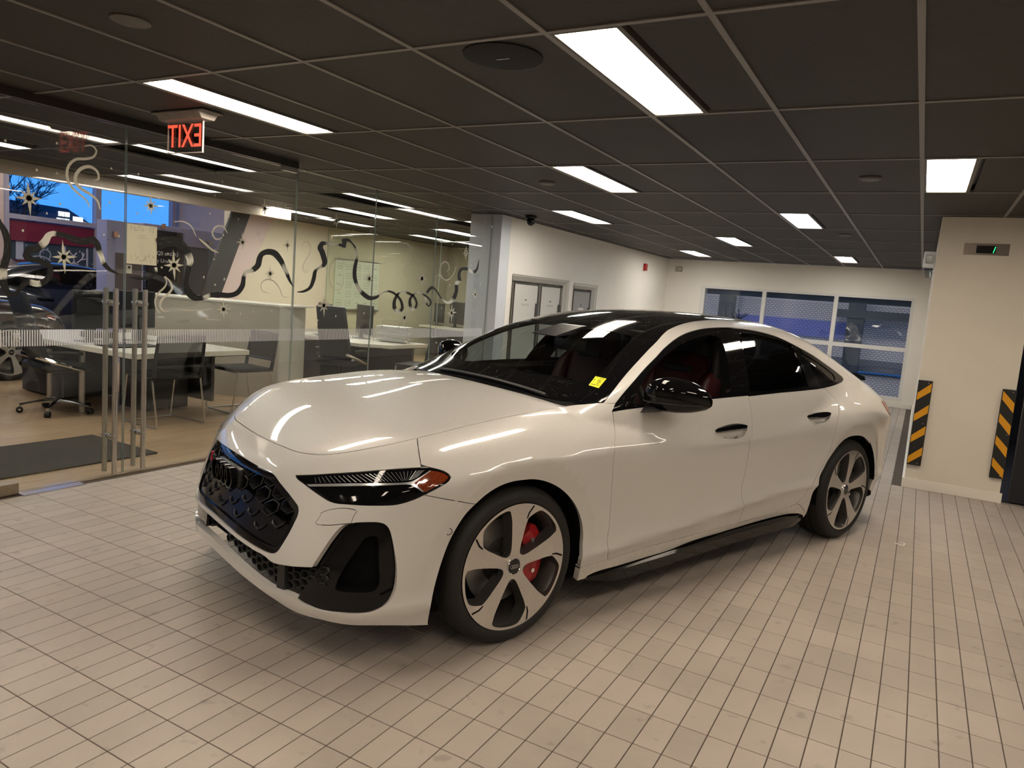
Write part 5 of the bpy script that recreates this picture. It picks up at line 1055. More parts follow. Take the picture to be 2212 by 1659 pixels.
for y0,y1,o in ((1.6,3.04,dl),(3.065,4.56,dr_),(4.585,5.59,panes[0]),(5.61,6.61,panes[1]),(6.63,7.7,panes[2])):
    m=MB(); y=y0; xx=GXW+.0135
    while y<y1-.008:
        z0=.914; m.add([(xx,y,z0),(xx,y+.0080,z0),(xx,y+.0080,1.014),(xx,y,1.014)],[(0,1,2,3)]); y+=.0147
    m.build('frosted_stripes',FROST,o)['kind']='stuff'
PX=GXW+.014
def flat(m,poly,x=PX): m.add([(x,a,b) for a,b in poly],[tuple(range(len(poly)))])
wave=lambda i:.0015*math.sin(i*7.3)
for rib in PAINTED:
    A=curve([(p[0],p[1],0) for p in rib],.02,80)
    # densify both edges with the same parameters
    n=len(rib); ys=[];
    def dense(c0):
        P=np.array([(p[c0],p[c0+1]) for p in rib]); out=[]
        for i in range(n-1):
            p0=P[max(i-1,0)];p1=P[i];p2=P[i+1];p3=P[min(i+2,n-1)]
            for k in range(5):
                t=k/5; out.append(.5*((2*p1)+(p2-p0)*t+(2*p0-5*p1+4*p2-p3)*t*t+(3*p1-p0-3*p2+p3)*t**3))
        out.append(P[-1]); return np.array(out)
    L1,L2=dense(0),dense(2); col=[rib[i][4] for i in range(n-1) for k in range(5)]+[rib[-1][4]]
    mk,mw,me_=MB(),MB(),MB(); o=host((L1[:,0].mean()+L2[:,0].mean())/2)
    for i in range(len(L1)-1):
        q=[L1[i],L2[i],L2[i+1],L1[i+1]]
        (mk if col[i] else mw).add([(PX+(.0006 if col[i] else .0003),*p) for p in q],[(0,1,2,3)])
        # brush hairs running from one colour into the other
        if col[i]!=col[min(i+1,len(col)-1)]:
            s0=1 if col[i] else -1
            for k in range(9):
                u=(k+.5)/9; r_=rnd.uniform(.5,2.6); j=max(0,min(len(L1)-1,i+1+int(round(s0*r_*2))))
                a0=L1[i+1]*(1-u)+L2[i+1]*u; w_=(L2[i+1]-L1[i+1])/9*.42; b0=L1[j]*(1-u)+L2[j]*u
                mk.add([(PX+.0008,*(a0-w_)),(PX+.0008,*(a0+w_)),(PX+.0008,*b0)],[(0,1,2)])
    for i in range(0,len(L1)-6,3):
        if col[i] and rnd.random()<.5:
            u=rnd.uniform(.15,.85); a0=L1[i]*(1-u)+L2[i]*u; b0=L1[i+5]*(1-u)+L2[i+5]*u; w_=(L2[i]-L1[i])*.012
            me_.add([(PX+.0011,*(a0-w_)),(PX+.0011,*(a0+w_)),(PX+.0011,*b0)],[(0,1,2)])
    r_=mw.build('painted_ribbon',WHP,o); mk.build('black_brushwork',BLKP,o); me_.build('brush_hair',mat('brush_hair',(.20,.20,.18),.5),o)
for y,z,r in STARS:
    m=MB()
    for k in range(8):
        a=math.pi*k/4+.08; l=r*(1.15 if k%4==2 else .95 if k%2==0 else .72)*rnd.uniform(.85,1.1); b=a+math.pi/2; w_=r*.11
        m.add([(PX,y+w_*math.cos(b),z+w_*math.sin(b)),(PX,y-w_*math.cos(b),z-w_*math.sin(b)),(PX,y+l*.45*math.cos(a)-w_*.9*math.cos(b),z+l*.45*math.sin(a)-w_*.9*math.sin(b)),(PX,y+l*math.cos(a),z+l*math.sin(a)),(PX,y+l*.45*math.cos(a)+w_*.9*math.cos(b),z+l*.45*math.sin(a)+w_*.9*math.sin(b))],[(0,1,2,3,4)])
    m.build('painted_star',PALE,host(y))
for y,z,r in DOTS:
    k0=rnd.random()*6; p=[(y+r*rnd.uniform(.7,1.1)*math.cos(k0+a)*.9,z+r*rnd.uniform(.8,1.2)*math.sin(k0+a)) for a in np.linspace(0,2*math.pi,8)[:-1]]
    m=MB(); flat(m,p); m.build('painted_snowflake',PALE,host(y))
for w_,P in SWIRLS:
    c_=curve([(0,a,b) for a,b in P],.02,100); n=len(c_); m=MB(); V=[];F=[]
    for i in range(n):
        t=c_[min(i+1,n-1)]-c_[max(i-1,0)]; t/=np.linalg.norm(t)+1e-9; q=np.array((0,-t[2],t[1]))*w_/2*(.25+.75*math.sin(math.pi*min(1,(i+.5)/n))**.6)
        V+=[(PX-.0004,*(c_[i]+q)[1:]),(PX-.0004,*(c_[i]-q)[1:])]
    F=[(2*i,2*i+1,2*i+3,2*i+2) for i in range(n-1)]; m.add(V,F).build('painted_swirl',PALE,host(c_[:,1].mean()))
nt_=MB().box((GXW-.004,3.068,1.463),(GXW-.001,3.290,1.731)).build('paper_notice',mat('paper',(.80,.72,.60),.7),None); tag(nt_,'sheet of pale paper taped behind the glass door, topmost edge at eye level','paper')
gm=MB(); r3=random.Random(4)
for k in range(46):
    y=3.085+.19*r3.random(); z=1.475+.045*r3.random() if k%2 else 1.68+.04*r3.random(); gm.add([(GXW-.0006,y,z),(GXW-.0006,y+.012,z+.004),(GXW-.0006,y+.004,z+.022)],[(0,1,2)])
for k,(a,b) in enumerate(((.36,.62),(.30,.68))): gm.add([(GXW-.0006,3.068+.222*a,1.665-.016*k),(GXW-.0006,3.068+.222*b,1.665-.016*k),(GXW-.0006,3.068+.222*b,1.658-.016*k),(GXW-.0006,3.068+.222*a,1.658-.016*k)],[(0,1,2,3)])
for k in range(11): a=.5-.04-r3.random()*.1; b=.5+.04+r3.random()*.1; gm.add([(GXW-.0006,3.068+.222*a,1.632-.011*k),(GXW-.0006,3.068+.222*b,1.632-.011*k),(GXW-.0006,3.068+.222*b,1.6285-.011*k),(GXW-.0006,3.068+.222*a,1.6285-.011*k)],[(0,1,2,3)])
gm.build('faded_print',mat('faded_ink',(.66,.60,.51),.7),nt_)
for y,d,l in ((2.955,dl,0),(3.165,dr_,1)):
    for x in (GXW+.062,GXW-.050):
        t=MB().cyl((x,y,.028),(x,y,1.292),.0168,20).build('pull_handle',STEEL,d,40)
    for z in (1.195,.285):
        MB().cyl((GXW-.075,y,z),(GXW+.085,y,z),.0125,14).cyl((GXW+.0125,y,z),(GXW+.022,y,z),.021,16).cyl((GXW-.010,y,z),(GXW-.0005,y,z),.021,16).build('handle_standoff',STEEL,d,40)
# ---------------- office ----------------
BEIGE=noisy(mat('beige_wall',(.66,.60,.46),.75),2,.02); PINK=mat('blush_panel',(.66,.52,.50),.7); LAV=mat('lavender_panel',(.36,.36,.56),.6); DGR=mat('dark_grey_laminate',(.028,.025,.025),.35); WTOP=mat('white_laminate',(.72,.68,.60),.35)
struct(MB().prism([(7.9,0),(14.0,0),(14.0,HT+.06),(7.9,HT+.06)],0,-9.75,-9.58).build('wall_office',BEIGE))
struct(MB().box((-9.75,13.9,0),(-4.80,14.05,HT+.06)).build('wall_office_end',BEIGE)); struct(MB().box((-4.84,8.0,0),(-4.80,13.9,HT+.06)).build('wall_office_side',BEIGE))
struct(MB().box((-8.42,-2.1,2.29),(-8.30,7.9,3.75)).build('trim_beam',mat('beam_beige',(.52,.44,.37),.7)))
struct(MB().box((-8.42,7.9,HT),(-9.75,8.05,3.75)).build('wall_upper',BEIGE))
lp=MB().prism([(6.92,0),(7.26,0),(8.22,2.41),(7.88,2.41)],0,-9.575,-9.53).build('leaning_column',mat('column_black',(.02,.018,.018),.5)); tag(lp,'dark slanted column leaning at the edge of the showroom','column')
lq=MB().prism([(7.27,0),(7.50,0),(8.72,2.41),(8.23,2.41)],0,-9.575,-9.55).build('slanted_panel',PINK); tag(lq,'pinkish slanted panel beside the dark leaning column','panel')
# half height partition
def part_box(a,b,h,t,name,m,label,cat_):
    a=np.array(a);b=np.array(b);d=(b-a)/np.linalg.norm(b-a);n=np.array((-d[1],d[0])); q=[a,b,b+n*t,a+n*t]
    o=MB().prism([tuple(p) for p in q],2,.0,h).build(name,m); tag(o,label,cat_); return o
pt=part_box((-8.6,5.50),(-6.50,6.07),1.105,.55,'office_partition',noisy(mat('partition_beige',(.47,.42,.34),.6),3,.02),'beige half height partition behind the white desk','partition')
dv=np.array((2.10,.57))/np.hypot(2.10,.57); nv=np.array((-dv[1],dv[0])); e0=np.array((-6.50,6.07))+dv*.001
MB().prism([tuple(e0),tuple(e0+nv*.55),tuple(e0+nv*.55+dv*.02),tuple(e0+dv*.02)],2,0,1.105).build('end_panel',mat('partition_pale',(.60,.58,.52),.5),pt)
MB().prism([(-8.6,5.49),(-6.50,6.06),(-6.49,6.62),(-6.50,6.625),(-8.7,6.05)],2,1.105,1.125).build('partition_cap',mat('cap_cream',(.72,.69,.60),.5),pt)
# desks
def desk(x0,x1,y0,y1,label,ped,name='office_desk'):
    o=MB().box((x0,y0,.63),(x1,y1,.68),.004).build(name,WTOP); tag(o,label,'desk')
    MB().box((x0+.02,y0+.02,.622),(x1-.02,y1-.02,.63)).build('top_shadow_gap',DARK,o)
    for b in ped: MB().box(*b,.004).build('pedestal',DGR,o)
    return o
DZ=.68
d1_=desk(-7.98,-6.0,3.95,5.22,'white topped desk nearest the glass doors, on dark pedestals',[((-8.5,4.30,.02),(-7.70,4.85,.62)),((-7.65,5.08,.10),(-6.4,5.12,.62)),((-7.10,4.52,.02),(-6.66,5.0,.62))])
MB().box((-8.5,4.25,.63),(-7.99,4.95,.67),.004).build('return_top',WTOP,d1_)
for x in (-7.55,-7.0): MB().cyl((x,4.08,.0),(x,4.08,.63),.028,14).build('desk_leg',STEEL,d1_,40)
d2_=desk(-7.9,-5.95,7.45,8.25,'white topped desk beyond the partition, under paper trays',[((-7.9,8.10,.05),(-6.1,8.16,.62)),((-7.7,7.55,.02),(-7.25,8.0,.62))])
pad=MB().add([(-5.94,7.45,.682),(-5.94,8.25,.682),(-6.7,8.25,.682),(-6.7,7.18,.682),(-6.25,7.18,.682)]+[(-5.94,7.45,.64),(-5.94,8.25,.64),(-6.7,8.25,.64),(-6.7,7.18,.64),(-6.25,7.18,.64)],[(0,1,2,3,4),(0,5,6,1),(3,8,9,4),(4,9,5,0),(2,7,8,3),(1,6,7,2)]).build('angled_end',WTOP,d2_)
# monitors seen from behind
def monitor(x,y,zt,z0,w,h,rz,label,g='office monitors'):
    o=MB().box((-.025,-w/2,z0),(.02,w/2,z0+h),.006).build('monitor',mat('monitor_back',(.012,.012,.013),.35),None,False,(x,y,zt),rz); tag(o,label,'monitor',g)
    MB().box((-.07,-.03,.006),(-.03,.03,z0+.12)).box((-.13,-.12,.0),(.06,.12,.008)).build('monitor_stand',SATIN,o); MB().box((.021,-w/2+.012,z0+.012),(.0225,w/2-.012,z0+h-.012)).build('monitor_screen',mat('screen_off',(.01,.01,.012),.1),o); return o
monitor(-7.05,4.22,.681,.13,.42,.37,math.pi*.03,'black monitor behind the tubular door pulls of the first door'); monitor(-7.12,4.72,.681,.13,.40,.38,math.pi*1.03,'black monitor below the paper notice on the near desk')
monitor(-7.40,7.75,.681,.07,.62,.38,math.radians(58),'wide grey backed monitor standing on the desk past the partition'); monitor(-6.86,7.98,.681,.06,.50,.41,math.radians(64),'taller black monitor next to the wide grey one')
# chairs
def office_chair(x,y,rz,label):
    c_=empty('office_chair',(x,y,0),rz,label=label,cat='chair',group='swivel chairs')
    b=MB()
    for k in range(5):
        a=2*math.pi*k/5+.3; e=(.31*math.cos(a),.31*math.sin(a)); b.tube([(0,0,.115),(e[0]*.5,e[1]*.5,.105),(e[0],e[1],.075)],[.022,.018,.014],8)
    b.build('star_base',CHROME,c_,40)
    for k in range(5):
        a=2*math.pi*k/5+.3; q=MB().lathe([(.012,-.025),(.029,-.022),(.029,.022),(.012,.025)],14,1); q.move(Matrix.Translation((.31*math.cos(a),.31*math.sin(a),.029))@Matrix.Rotation(a,4,'Z')); q.build('caster',RUBBER,c_,40)
    MB().cyl((0,0,.1),(0,0,.40),.028,14).build('gas_post',SATIN,c_,40)
    MB().box((-.24,-.25,.41),(.26,.25,.49),.035).build('seat',BLKL,c_,True)
    m=MB().box((-.025,-.22,-.33),(.025,.22,.33),.022); m.v=[(p[0]-.10*p[2]/.33-.05*(1-(p[1]/.22)**2),p[1]*(1-.12*max(0,p[2])/.33),p[2]) for p in m.v]; m.move(Matrix.Translation((-.25,0,.82))).build('backrest',mat('blue_black_mesh',(.022,.027,.04),.4),c_,True)
    MB().tube([(-.26,-.20,.56),(-.10,-.27,.50),(.12,-.28,.43)],[.02,.018,.016],8).tube([(-.26,.20,.56),(-.10,.27,.50),(.12,.28,.43)],[.02,.018,.016],8).build('chrome_arm_bar',CHROME,c_,40)
    for s in (1,-1): MB().tube([(-.2,s*.27,.60),(-.04,s*.29,.605),(.10,s*.28,.59)],.016,8).build('armrest',SATIN,c_,40)
    return c_
office_chair(-7.13,3.93,math.radians(82),'black swivel chair on a chrome star base, behind the glass doors'); office_chair(-6.38,7.02,math.radians(105),'black swivel chair with its back to the glass, past the partition')
def sled_chair(x,y,rz,label):
    c_=empty('sled_chair',(x,y,0),rz,label=label,cat='chair',group='visitor chairs')
    for s in (1,-1):
        y_=s*.245; MB().tube([(-.20,y_,.45),(-.285,y_,.03),(-.27,y_,.012),(-.20,y_,.010),(.22,y_,.010),(.25,y_,.03),(.19,y_,.45)],.0085,8).build('sled_frame',STEEL,c_,60)
    MB().tube([(.225,-.245,.010),(.225,.245,.010)],.0085,8).build('cross_bar',STEEL,c_,60)
    MB().box((-.22,-.24,.435),(.23,.24,.475),.016).build('seat',BLKL,c_,True)
    f=MB()
    for s in (1,-1): f.tube([(-.205,s*.235,.44),(-.235,s*.24,.62),(-.275,s*.235,.84)],[.020,.017,.013],8)
    f.tube([(-.275,-.24,.835),(-.28,0,.845),(-.275,.24,.835)],.013,8); f.tube([(-.228,-.235,.56),(-.225,.235,.56)],.011,8); f.build('back_frame',SATIN,c_,50)
    MB().add([(-.228,-.225,.565),(-.228,.225,.565),(-.276,.225,.83),(-.276,-.225,.83)],[(0,1,2,3)]).build('mesh_back',pane('black_mesh',(.16,.155,.15),.2,.4),c_)
    return c_
sled_chair(-6.16,4.36,math.radians(178),'black mesh visitor chair on wire sled legs, nearest the glass doors'); sled_chair(-6.28,5.36,math.radians(-98),'black mesh visitor chair at the desk corner before the partition'); sled_chair(-5.62,7.62,math.radians(190),'dark visitor chair by the far desk, close to the white column')
# trays with papers
tr=empty('paper_tray',(-6.30,7.95,.683),.3,label='wire letter tray heaped with papers on the far desk',cat='tray')
wb_=MB()
for z in (.02,.10,.18): wb_.tube([(-.24,-.15,z),(.24,-.15,z),(.24,.15,z),(-.24,.15,z)],.004,5,True)
for a,b in ((-.24,-.15),(.24,-.15),(.24,.15),(-.24,.15)): wb_.cyl((a,b,0),(a,b,.22),.004,5)
wb_.tube([(-.12,-.15,.18),(-.12,-.15,.28),(-.09,-.15,.30),(.09,-.15,.30),(.12,-.15,.28),(.12,-.15,.18)],.004,5); wb_.build('wire_frame',STEEL,tr)
for k,z in enumerate((.022,.102,.182)):
    for q in range(3): MB().box((-.21+rnd.uniform(-.02,.02),-.13,z+q*.012),(.2+rnd.uniform(-.02,.02),.13,z+q*.012+.009)).build('paper_sheet',mat('paper_white',(.74,.74,.72),.6),tr,False,None,rnd.uniform(-.1,.1))
o=MB().box((-7.3,7.5,.681),(-6.9,7.64,.70),.004).build('keyboard',SATIN); tag(o,'dark keyboard lying on the far desk by the monitors','keyboard')
o=MB().box((-6.75,4.05,.681),(-6.45,4.5,.70),.004).build('keyboard',SATIN); tag(o,'dark keyboard on the near desk behind the door pulls','keyboard')
o=MB().box((-7.6,4.40,.681),(-7.35,4.62,.74),.006).build('desk_phone',SATIN); tag(o,'black desk phone on the near desk between the monitors','telephone')
# wall board
wbd=empty('whiteboard',(-9.575,10.85,1.40),label='whiteboard ruled with a boxed chart on the beige office wall',cat='board')
MB().box((0,-.62,-.46),(.02,.62,.46),.004).build('board',mat('board_white',(.70,.72,.62),.3),wbd); MB().box((0,-.63,.46),(.028,.63,.475)).box((0,-.63,-.49),(.05,.63,-.46)).build('board_rail',STEEL,wbd)
ik_=MB()
for i in range(5):
    for j in range(5):
        y=-.50+i*.25; z=.34-j*.17
        if rnd.random()<.7:
            for a,b,c_,d in ((y-.07,z-.05,y+.07,z-.046),(y-.07,z+.046,y+.07,z+.05),(y-.07,z-.05,y-.066,z+.05),(y+.066,z-.05,y+.07,z+.05)): ik_.box((.0205,a,b),(.0212,c_,d))
        for k in range(3): ik_.box((.0205,y-.035+.03*k,z-.008+.006*rnd.random()),(.0212,y-.018+.03*k,z+.004+.008*rnd.random()))
ik_.build('marker_chart',mat('marker_ink',(.12,.14,.13),.5),wbd)
# inner glass room, far desk, hung jacket
ig=struct(empty('wall_glass_inner',(0,0,0)))
for a,b in (((-9.55,10.0),(-7.9,11.2)),((-7.9,11.2),(-6.2,12.4))):
    a=np.array(a);b=np.array(b);MB().add([(*a,0),(*b,0),(*b,HT),(*a,HT)],[(0,1,2,3)]).build('glass_pane',pane('inner_glass',(.88,.93,.85)),ig)
    MB().tube([(*a,0),(*a,HT)],.006,6).build('glass_edge',EDGE,ig)
fd=desk(-9.3,-7.2,12.55,13.2,'pale long counter at the back of the meeting room',[((-9.3,13.0,.02),(-7.2,13.1,.62))],'office_counter')
monitor(-9.0,12.85,.681,.07,.44,.40,math.radians(60),'dark monitor on the back counter, beyond the looped ribbon'); monitor(-8.5,12.8,.681,.07,.66,.46,math.radians(60),'large dark monitor on the back counter near the jacket')
jk=empty('hung_jacket',(-8.45,13.86,0),label='dark jacket with a pale collar hanging on the end wall',cat='jacket')
m=MB().prism([(-.30,.75),(.30,.75),(.34,1.2),(.33,1.55),(.20,1.72),(-.20,1.72),(-.33,1.55),(-.34,1.2)],1,-.10,.0); m.build('jacket_body',mat('jacket_cloth',(.02,.02,.021),.7),jk)
MB().prism([(-.06,1.70),(.14,1.70),(.06,1.25)],1,-.115,-.10).build('jacket_lining',mat('pale_pink',(.55,.38,.32),.6),jk); MB().prism([(-.12,1.74),(.15,1.66),(.17,1.72),(.0,1.80)],1,-.12,-.10).build('jacket_collar',mat('ochre',(.55,.33,.07),.6),jk)
o=MB().box((-8.0,13.55,0),(-6.9,13.9,1.9),.004).build('shelf_unit',mat('shelf_dark',(.06,.065,.06),.5)); tag(o,'dark shelf unit standing beside the jacket, by the white column','shelf')
for k,z in enumerate((.75,1.05,1.35)): MB().box((-7.95,13.53,z),(-6.95,13.56,z+.20)).build('shelf_bin',mat('bin_%d'%k,[(.45,.47,.40),(.20,.24,.22),(.40,.25,.20)][k],.6),o)
o=MB().box((-8.0,12.65,.681),(-7.75,12.9,.75),.004).build('tissue_box',mat('teal_card',(.30,.50,.46),.6)); tag(o,'small teal box on the back counter','box')
o=MB().box((-7.7,12.65,.681),(-7.35,12.95,.78),.004).build('document_pile',mat('paper_white2',(.66,.64,.52),.6)); tag(o,'pile of pale papers beside the teal box on the counter','papers')
mt=MB().box((-5.97,1.4,.0),(-5.10,3.57,.014),.004).build('door_mat',noisy(mat('mat_pile',(.022,.018,.014),.95),240,.5,1,300)); tag(mt,'dark brown door mat on the office floor inside the glass doors','mat')
# ---------------- showroom and what is outside ----------------
struct(MB().box((-13.7,-2.1,3.7),(-8.3,9.9,3.8)).build('ceiling_showroom',mat('show_ceiling',(.50,.46,.44),.8))); struct(MB().box((-13.7,9.8,0),(-9.7,9.95,3.75)).build('wall_showroom',PINK)); struct(MB().box((-13.7,-2.2,0),(-4.7,-2.05,3.75)).build('wall_showroom_side',PINK))
for j,(x,y) in enumerate(((-10.2,1.2),(-10.2,4.2),(-10.2,7.0),(-12.2,2.6),(-12.2,5.6))):
    t=MB().box((x-.15,y-.6,3.66),(x+.15,y+.6,3.70)).build('showroom_light',mat('showroom_lamp',(.8,.8,.8),.5,emit=(1,.88,.80),es=LAMP*.9)); tag(t,'showroom ceiling light above the beam, hidden from this view','light','showroom lights')
w2=struct(empty('window_2',(0,0,0))); MUL=mat('mullion_lilac',(.46,.44,.56),.5)
ym=[-2.0,-.3,1.4,3.1,4.8,6.56,8.12,9.68]
for y in ym: MB().box((-13.55,y-.05,0),(-13.43,y+.05,3.7)).build('mullion',MUL,w2)
for z in (.0,2.08,3.62): MB().box((-13.54,-2,z),(-13.44,9.8,z+.08)).build('transom',MUL,w2)
for a,b in zip(ym[:-1],ym[1:]):
    for z0,z1 in ((.08,2.08),(2.16,3.62)): MB().add([(-13.5,a+.05,z0),(-13.5,b-.05,z0),(-13.5,b-.05,z1),(-13.5,a+.05,z1)],[(0,1,2,3)]).build('window_pane',WG,w2)
MB().box((-13.60,6.5,0),(-13.38,6.0,3.7)).build('pink_post',PINK,w2)
# red band and painted winter scene on the lower panes
for a,b in ((6.61,8.07),(8.17,9.6)):
    MB().box((-13.49,a,1.72),(-13.48,b,2.06)).build('red_band',mat('maroon_band',(.20,.015,.05),.5),w2)
    MB().box((-13.53,a,.09),(-13.515,b,1.72)).build('painted_ground',mat('slate_film',(.055,.085,.13),.5),w2)
WP=mat('white_window_paint',(.72,.70,.84),.6); RP=mat('red_window_paint',(.62,.04,.07),.6)
def dec(name,polys,m,x=-13.505):
    q=MB(); [q.add([(x,a,b) for a,b in p],[tuple(range(len(p)))]) for p in polys]; return q.build(name,m,w2)
dec('painted_trunk',[[(6.72,.6),(6.88,.6),(6.86,1.95),(6.75,1.95)],[(7.52,.6),(7.58,.6),(7.57,1.7),(7.53,1.7)],[(7.93,.6),(7.98,.6),(7.97,1.7),(7.94,1.7)]],WP)
deer=[(7.50,.98),(7.62,1.05),(7.70,1.17),(7.69,1.28),(7.60,1.32),(7.585,1.36),(7.66,1.40),(7.71,1.46),(7.76,1.41),(7.80,1.40),(7.82,1.33),(7.86,1.22),(7.90,1.1),(8.0,1.02),(8.0,.8),(7.46,.8)]
dec('painted_deer',[deer],WP,-13.503)
antl=MB()
for L_ in ([(7.72,1.44),(7.70,1.54),(7.64,1.60)],[(7.70,1.52),(7.76,1.60)],[(7.77,1.42),(7.86,1.50),(7.90,1.60)],[(7.84,1.48),(7.93,1.50)],[(7.88,1.52),(7.86,1.62)]): antl.tube([(-13.503,a,b) for a,b in L_],.011,5)
antl.build('painted_antler',WP,w2)
def ringp(cy,cz,r,w_,a0,a1,m,name,ey=1.):
    n=18; P=[]; 
    for i in range(n+1): a=math.radians(a0+(a1-a0)*i/n); P.append((cy+r*ey*math.cos(a),cz+r*math.sin(a)))
    for i in range(n,-1,-1): a=math.radians(a0+(a1-a0)*i/n); P.append((cy+(r-w_)*ey*math.cos(a),cz+(r-w_)*math.sin(a)))
    q=MB(); q.add([(-13.504,a,b) for a,b in P],[(i,i+1,2*n+1-i-1,2*n+1-i) for i in range(n)]); q.build(name,m,w2)
ringp(7.12,1.12,.26,.06,20,165,RP,'painted_bow'); ringp(7.12,1.20,.30,.02,30,170,WP,'painted_scroll'); ringp(8.33,1.1,.15,.035,0,360,RP,'painted_wreath'); ringp(7.36,1.05,.15,.05,-30,200,RP,'painted_bow'); ringp(8.02,1.18,.17,.05,0,360,RP,'painted_wreath',.8); ringp(7.22,1.52,.10,.02,-60,230,WP,'painted_scroll')
for cy in (8.62,9.3): dec('painted_tree',[[(cy-.10,.95),(cy+.10,.95),(cy,1.18)],[(cy-.08,1.1),(cy+.08,1.1),(cy,1.34)],[(cy-.05,1.28),(cy+.05,1.28),(cy,1.52)]],WP)
sn=MB()
for k in range(90):
    y=6.65+2.9*rnd.random(); z=.9+.8*rnd.random(); r=.009+.008*rnd.random(); sn.add([(-13.506,y+r*math.cos(a),z+r*math.sin(a)) for a in np.linspace(0,2*math.pi,7)[:-1]],[tuple(range(6))])
sn.build('painted_snow',WP,w2)['kind']='stuff'
# lavender kiosk with its banner
kx=-10.4
ki=empty('display_kiosk',(kx,7.4,0),label='lavender framed display stand carrying a black unveiling banner',cat='display')
MB().box((-.25,-.99,.0),(0,-.42,2.08),.003).build('side_panel',LAV,ki); MB().box((-.25,-.42,1.82),(0,1.0,2.10),.003).build('top_panel',LAV,ki)
for p,q in (((.0,-.985,1.79),(.006,-.955,1.795)),((0,-.98,1.36),(.004,-.43,1.365))): MB().box(p,q).build('panel_joint',DGR,ki)
MB().box((-.02,-.36,.45),(.02,.24,2.02),.003).build('banner',mat('banner_black',(.016,.013,.014),.45),ki)
MB().box((-.21,.24,1.05),(-.19,1.0,1.82)).build('grey_picture',mat('slate_picture',(.10,.12,.15),.5),ki); MB().box((-.188,.42,1.15),(-.184,.50,1.72)).build('pale_trunk',mat('pale_print',(.40,.42,.46),.6),ki)
TXT=mat('banner_text',(.82,.80,.80),.6)
MT=lambda y,z:Matrix.Translation((.0225,y,z))@Matrix.Rotation(math.radians(90),4,'Z')@Matrix.Rotation(math.radians(90),4,'X')
mesh_text('Q5 and A5',.085,'banner_text',TXT,ki,MT(.165,1.67),.001,'RIGHT'); mesh_text('Family Unveiling',.085,'banner_text',TXT,ki,MT(.165,1.555),.001,'RIGHT')
rs_=MB()
for k,(y,z) in enumerate(((-.02,.86),(.02,.80),(-.05,.70),(.0,.64))): rs_.add([(.0225,y,z),(.0225,y+.22,z+.10),(.0225,y+.23,z+.13),(.0225,y+.10,z+.055)],[(0,1,2,3)])
rs_.build('red_streak',RP,ki)
MB().box((-.02,-.86,.50),(.012,-.45,1.62),.002).build('glazed_panel',mat('dusky_glass',(.12,.10,.11),.15),ki); MB().box((.0125,-.70,1.33),(.014,-.61,1.46)).build('small_label',WTOP,ki); MB().lathe([(0,0),(.020,0)],14,0,(.0148,-.655,1.42)).build('label_mark',SATIN,ki)
for y,z in ((-.87,1.88),(-.10,2.085)): MB().box((0.0,y-.03,z-.04),(.03,y+.03,z+.04),.004).build('copper_fitting',mat('copper',(.55,.30,.22),.35,.7),ki)
MB().cyl((0,.72,1.93),(.10,.70,1.91),.035,12).cyl((.0,.62,1.93),(.08,.56,1.92),.03,12).build('spot_lamp',STEEL,ki,40)
# the two dark cars of the showroom: the same body in black
def dark_copy(x,y,rz,label,col):
    c_=copy_tree(CAR); c_.location=(x,y,0); c_.rotation_euler=(0,0,rz); c_['label']=label; c_['group']='showroom cars'
    P2=mat('dark_paint_'+str(col[2]),col,.25,coat=1.0)
    def walk(o):
        for ch in list(o.children): walk(ch)
        if o.type=='MESH':
            if o.name.split('.')[0] in ('rain_beads','windscreen_slip','slip_writing','ceiling_light'):
                bpy.data.objects.remove(o); return
            for s_ in o.material_slots:
                if s_.material in (PAINT,MATS['dirty_white_paint']): s_.link='OBJECT'; s_.material=P2
    walk(c_); return c_
dark_copy(-10.1,4.55,math.radians(90),'black car parked behind the desk, its brownish flank facing the glass',(.030,.022,.020)); dark_copy(-12.2,8.35,math.radians(92),'dark navy car behind the black one, reflecting blue sky',(.010,.013,.022))
# outside
struct(MB().box((-60,-40,-.15),(-13.75,60,-.1)).build('ground_street',mat('asphalt_blue',(.16,.18,.22),.7))); struct(MB().box((-13.7,14.75,-.15),(30,60,-.1)).build('ground_yard',mat('asphalt_yard',(.30,.32,.36),.6)))
def branch(m,p,d,l,r,n):
    q=p+d*l; m.tube([p,(p+q)/2+np.array((rnd.uniform(-.03,.03)*l,rnd.uniform(-.06,.06)*l,0)),q],[r,r*.85,r*.62],5 if n>2 else 3,cap=False)
    if n==0: return
    for k in range(3 if n>1 else 4):
        e=d+np.array((rnd.uniform(-.7,.7),rnd.uniform(-.8,.8),rnd.uniform(-.25,.45))); e/=np.linalg.norm(e); branch(m,p+d*l*rnd.uniform(.55,1),e,l*rnd.uniform(.6,.82),r*.6,n-1)
BARK=mat('bark',(.012,.016,.026),.9)
def tree(x,y,l,r,n,label,g='bare trees'):
    t=empty('bare_tree',(x,y,-.1),label=label,cat='tree',group=g); m=MB(); branch(m,np.array((0,0,0.)),np.array((0,0,1.)),l,r,n); m.build('branches',BARK,t); return t
tree(-22,11.2,1.75,.11,5,'bare winter tree outside behind the painted showroom window'); tree(-22.5,12.75,1.1,.05,4,'slighter bare tree outside to one side of the dark roofed house')
hs2=empty('house',(-28,14,-.1),label='dark roofed house with lit skylights outside the showroom window',cat='house')
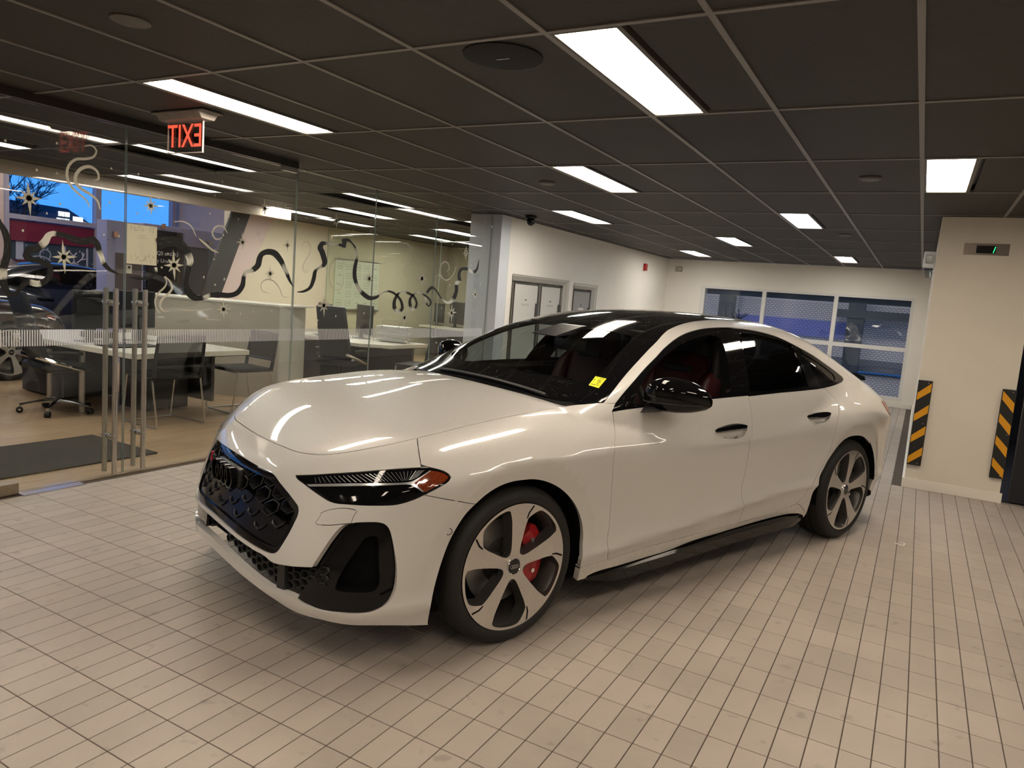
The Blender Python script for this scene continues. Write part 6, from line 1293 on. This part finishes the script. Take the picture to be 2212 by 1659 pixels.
MB().box((-6,-4,0),(-.4,2.6,2.2)).build('house_wall',mat('house_wall',(.10,.12,.16),.8),hs2); MB().prism([(-5.0,2.1),(3.2,2.1),(3.1,2.75),(1.75,3.44),(-5.0,3.58)],0,-5.5,0).build('house_roof',mat('slate_roof',(.035,.05,.08),.7),hs2)
for y,z,w_ in ((1.42,3.14,.40),(1.36,2.90,.45),(1.95,3.02,.36),(2.02,2.86,.42)): MB().box((.0,y,z),(.03,y+w_,z+.17)).build('skylight',mat('lit_window',(.9,.85,.7),.5,emit=(1,.93,.80),es=.75),hs2)
# beyond the back window: pale street frontage
fr_=empty('street_building',(-2,24,0),label='pale shop frontage across the street, seen through the honeycomb grille',cat='building')
FAC=mat('pale_facade',(.80,.78,.80),.7); MB().box((-12,0,0),(16,1,6)).build('facade',FAC,fr_)
PST=mat('dark_post',(.06,.07,.08),.6)
for x in (-3.4,.3,3.4): MB().box((x-.22,-.9,0),(x+.22,-.5,3.0)).build('post',PST,fr_)
MB().box((-.2,-.95,1.55),(9,-.45,1.78)).build('beam',PST,fr_); MB().box((-3.2,-.1,.9),(.2,-.02,1.4)).build('blue_sign',mat('blue_sign',(.25,.30,.85),.5),fr_)
MB().box((-8,-.1,.2),(-3.9,-.02,1.2)).build('cyan_sign',mat('cyan_panel',(.08,.45,.80),.5),fr_)
MB().box((-12,-.1,.0),(16,-.02,.35)).build('plinth',mat('grey_plinth',(.22,.24,.28),.6),fr_)
tree(-4.3,17.5,.72,.13,4,'dark trunked tree outside the back window, behind the grille')
struct(MB().box((-14,14.62,3.0),(16,24,3.2)).build('ceiling_canopy',mat('canopy_soffit',(.25,.28,.33),.7)))
for k,(x,y) in enumerate([(-9,17),(-9,21),(-5.5,17),(-5.5,21),(-2,17),(-2,21),(1.5,17),(1.5,21),(5,17),(5,21)]):
    o=MB().box((x-.3,y-.3,2.94),(x+.3,y+.3,3.0)).build('canopy_lamp',mat('canopy_light',(.8,.8,.8),.5,emit=(1,.90,.86),es=LAMP*1.1)); tag(o,'square lamp under the outdoor canopy beyond the honeycomb grille','lamp','canopy lamps')
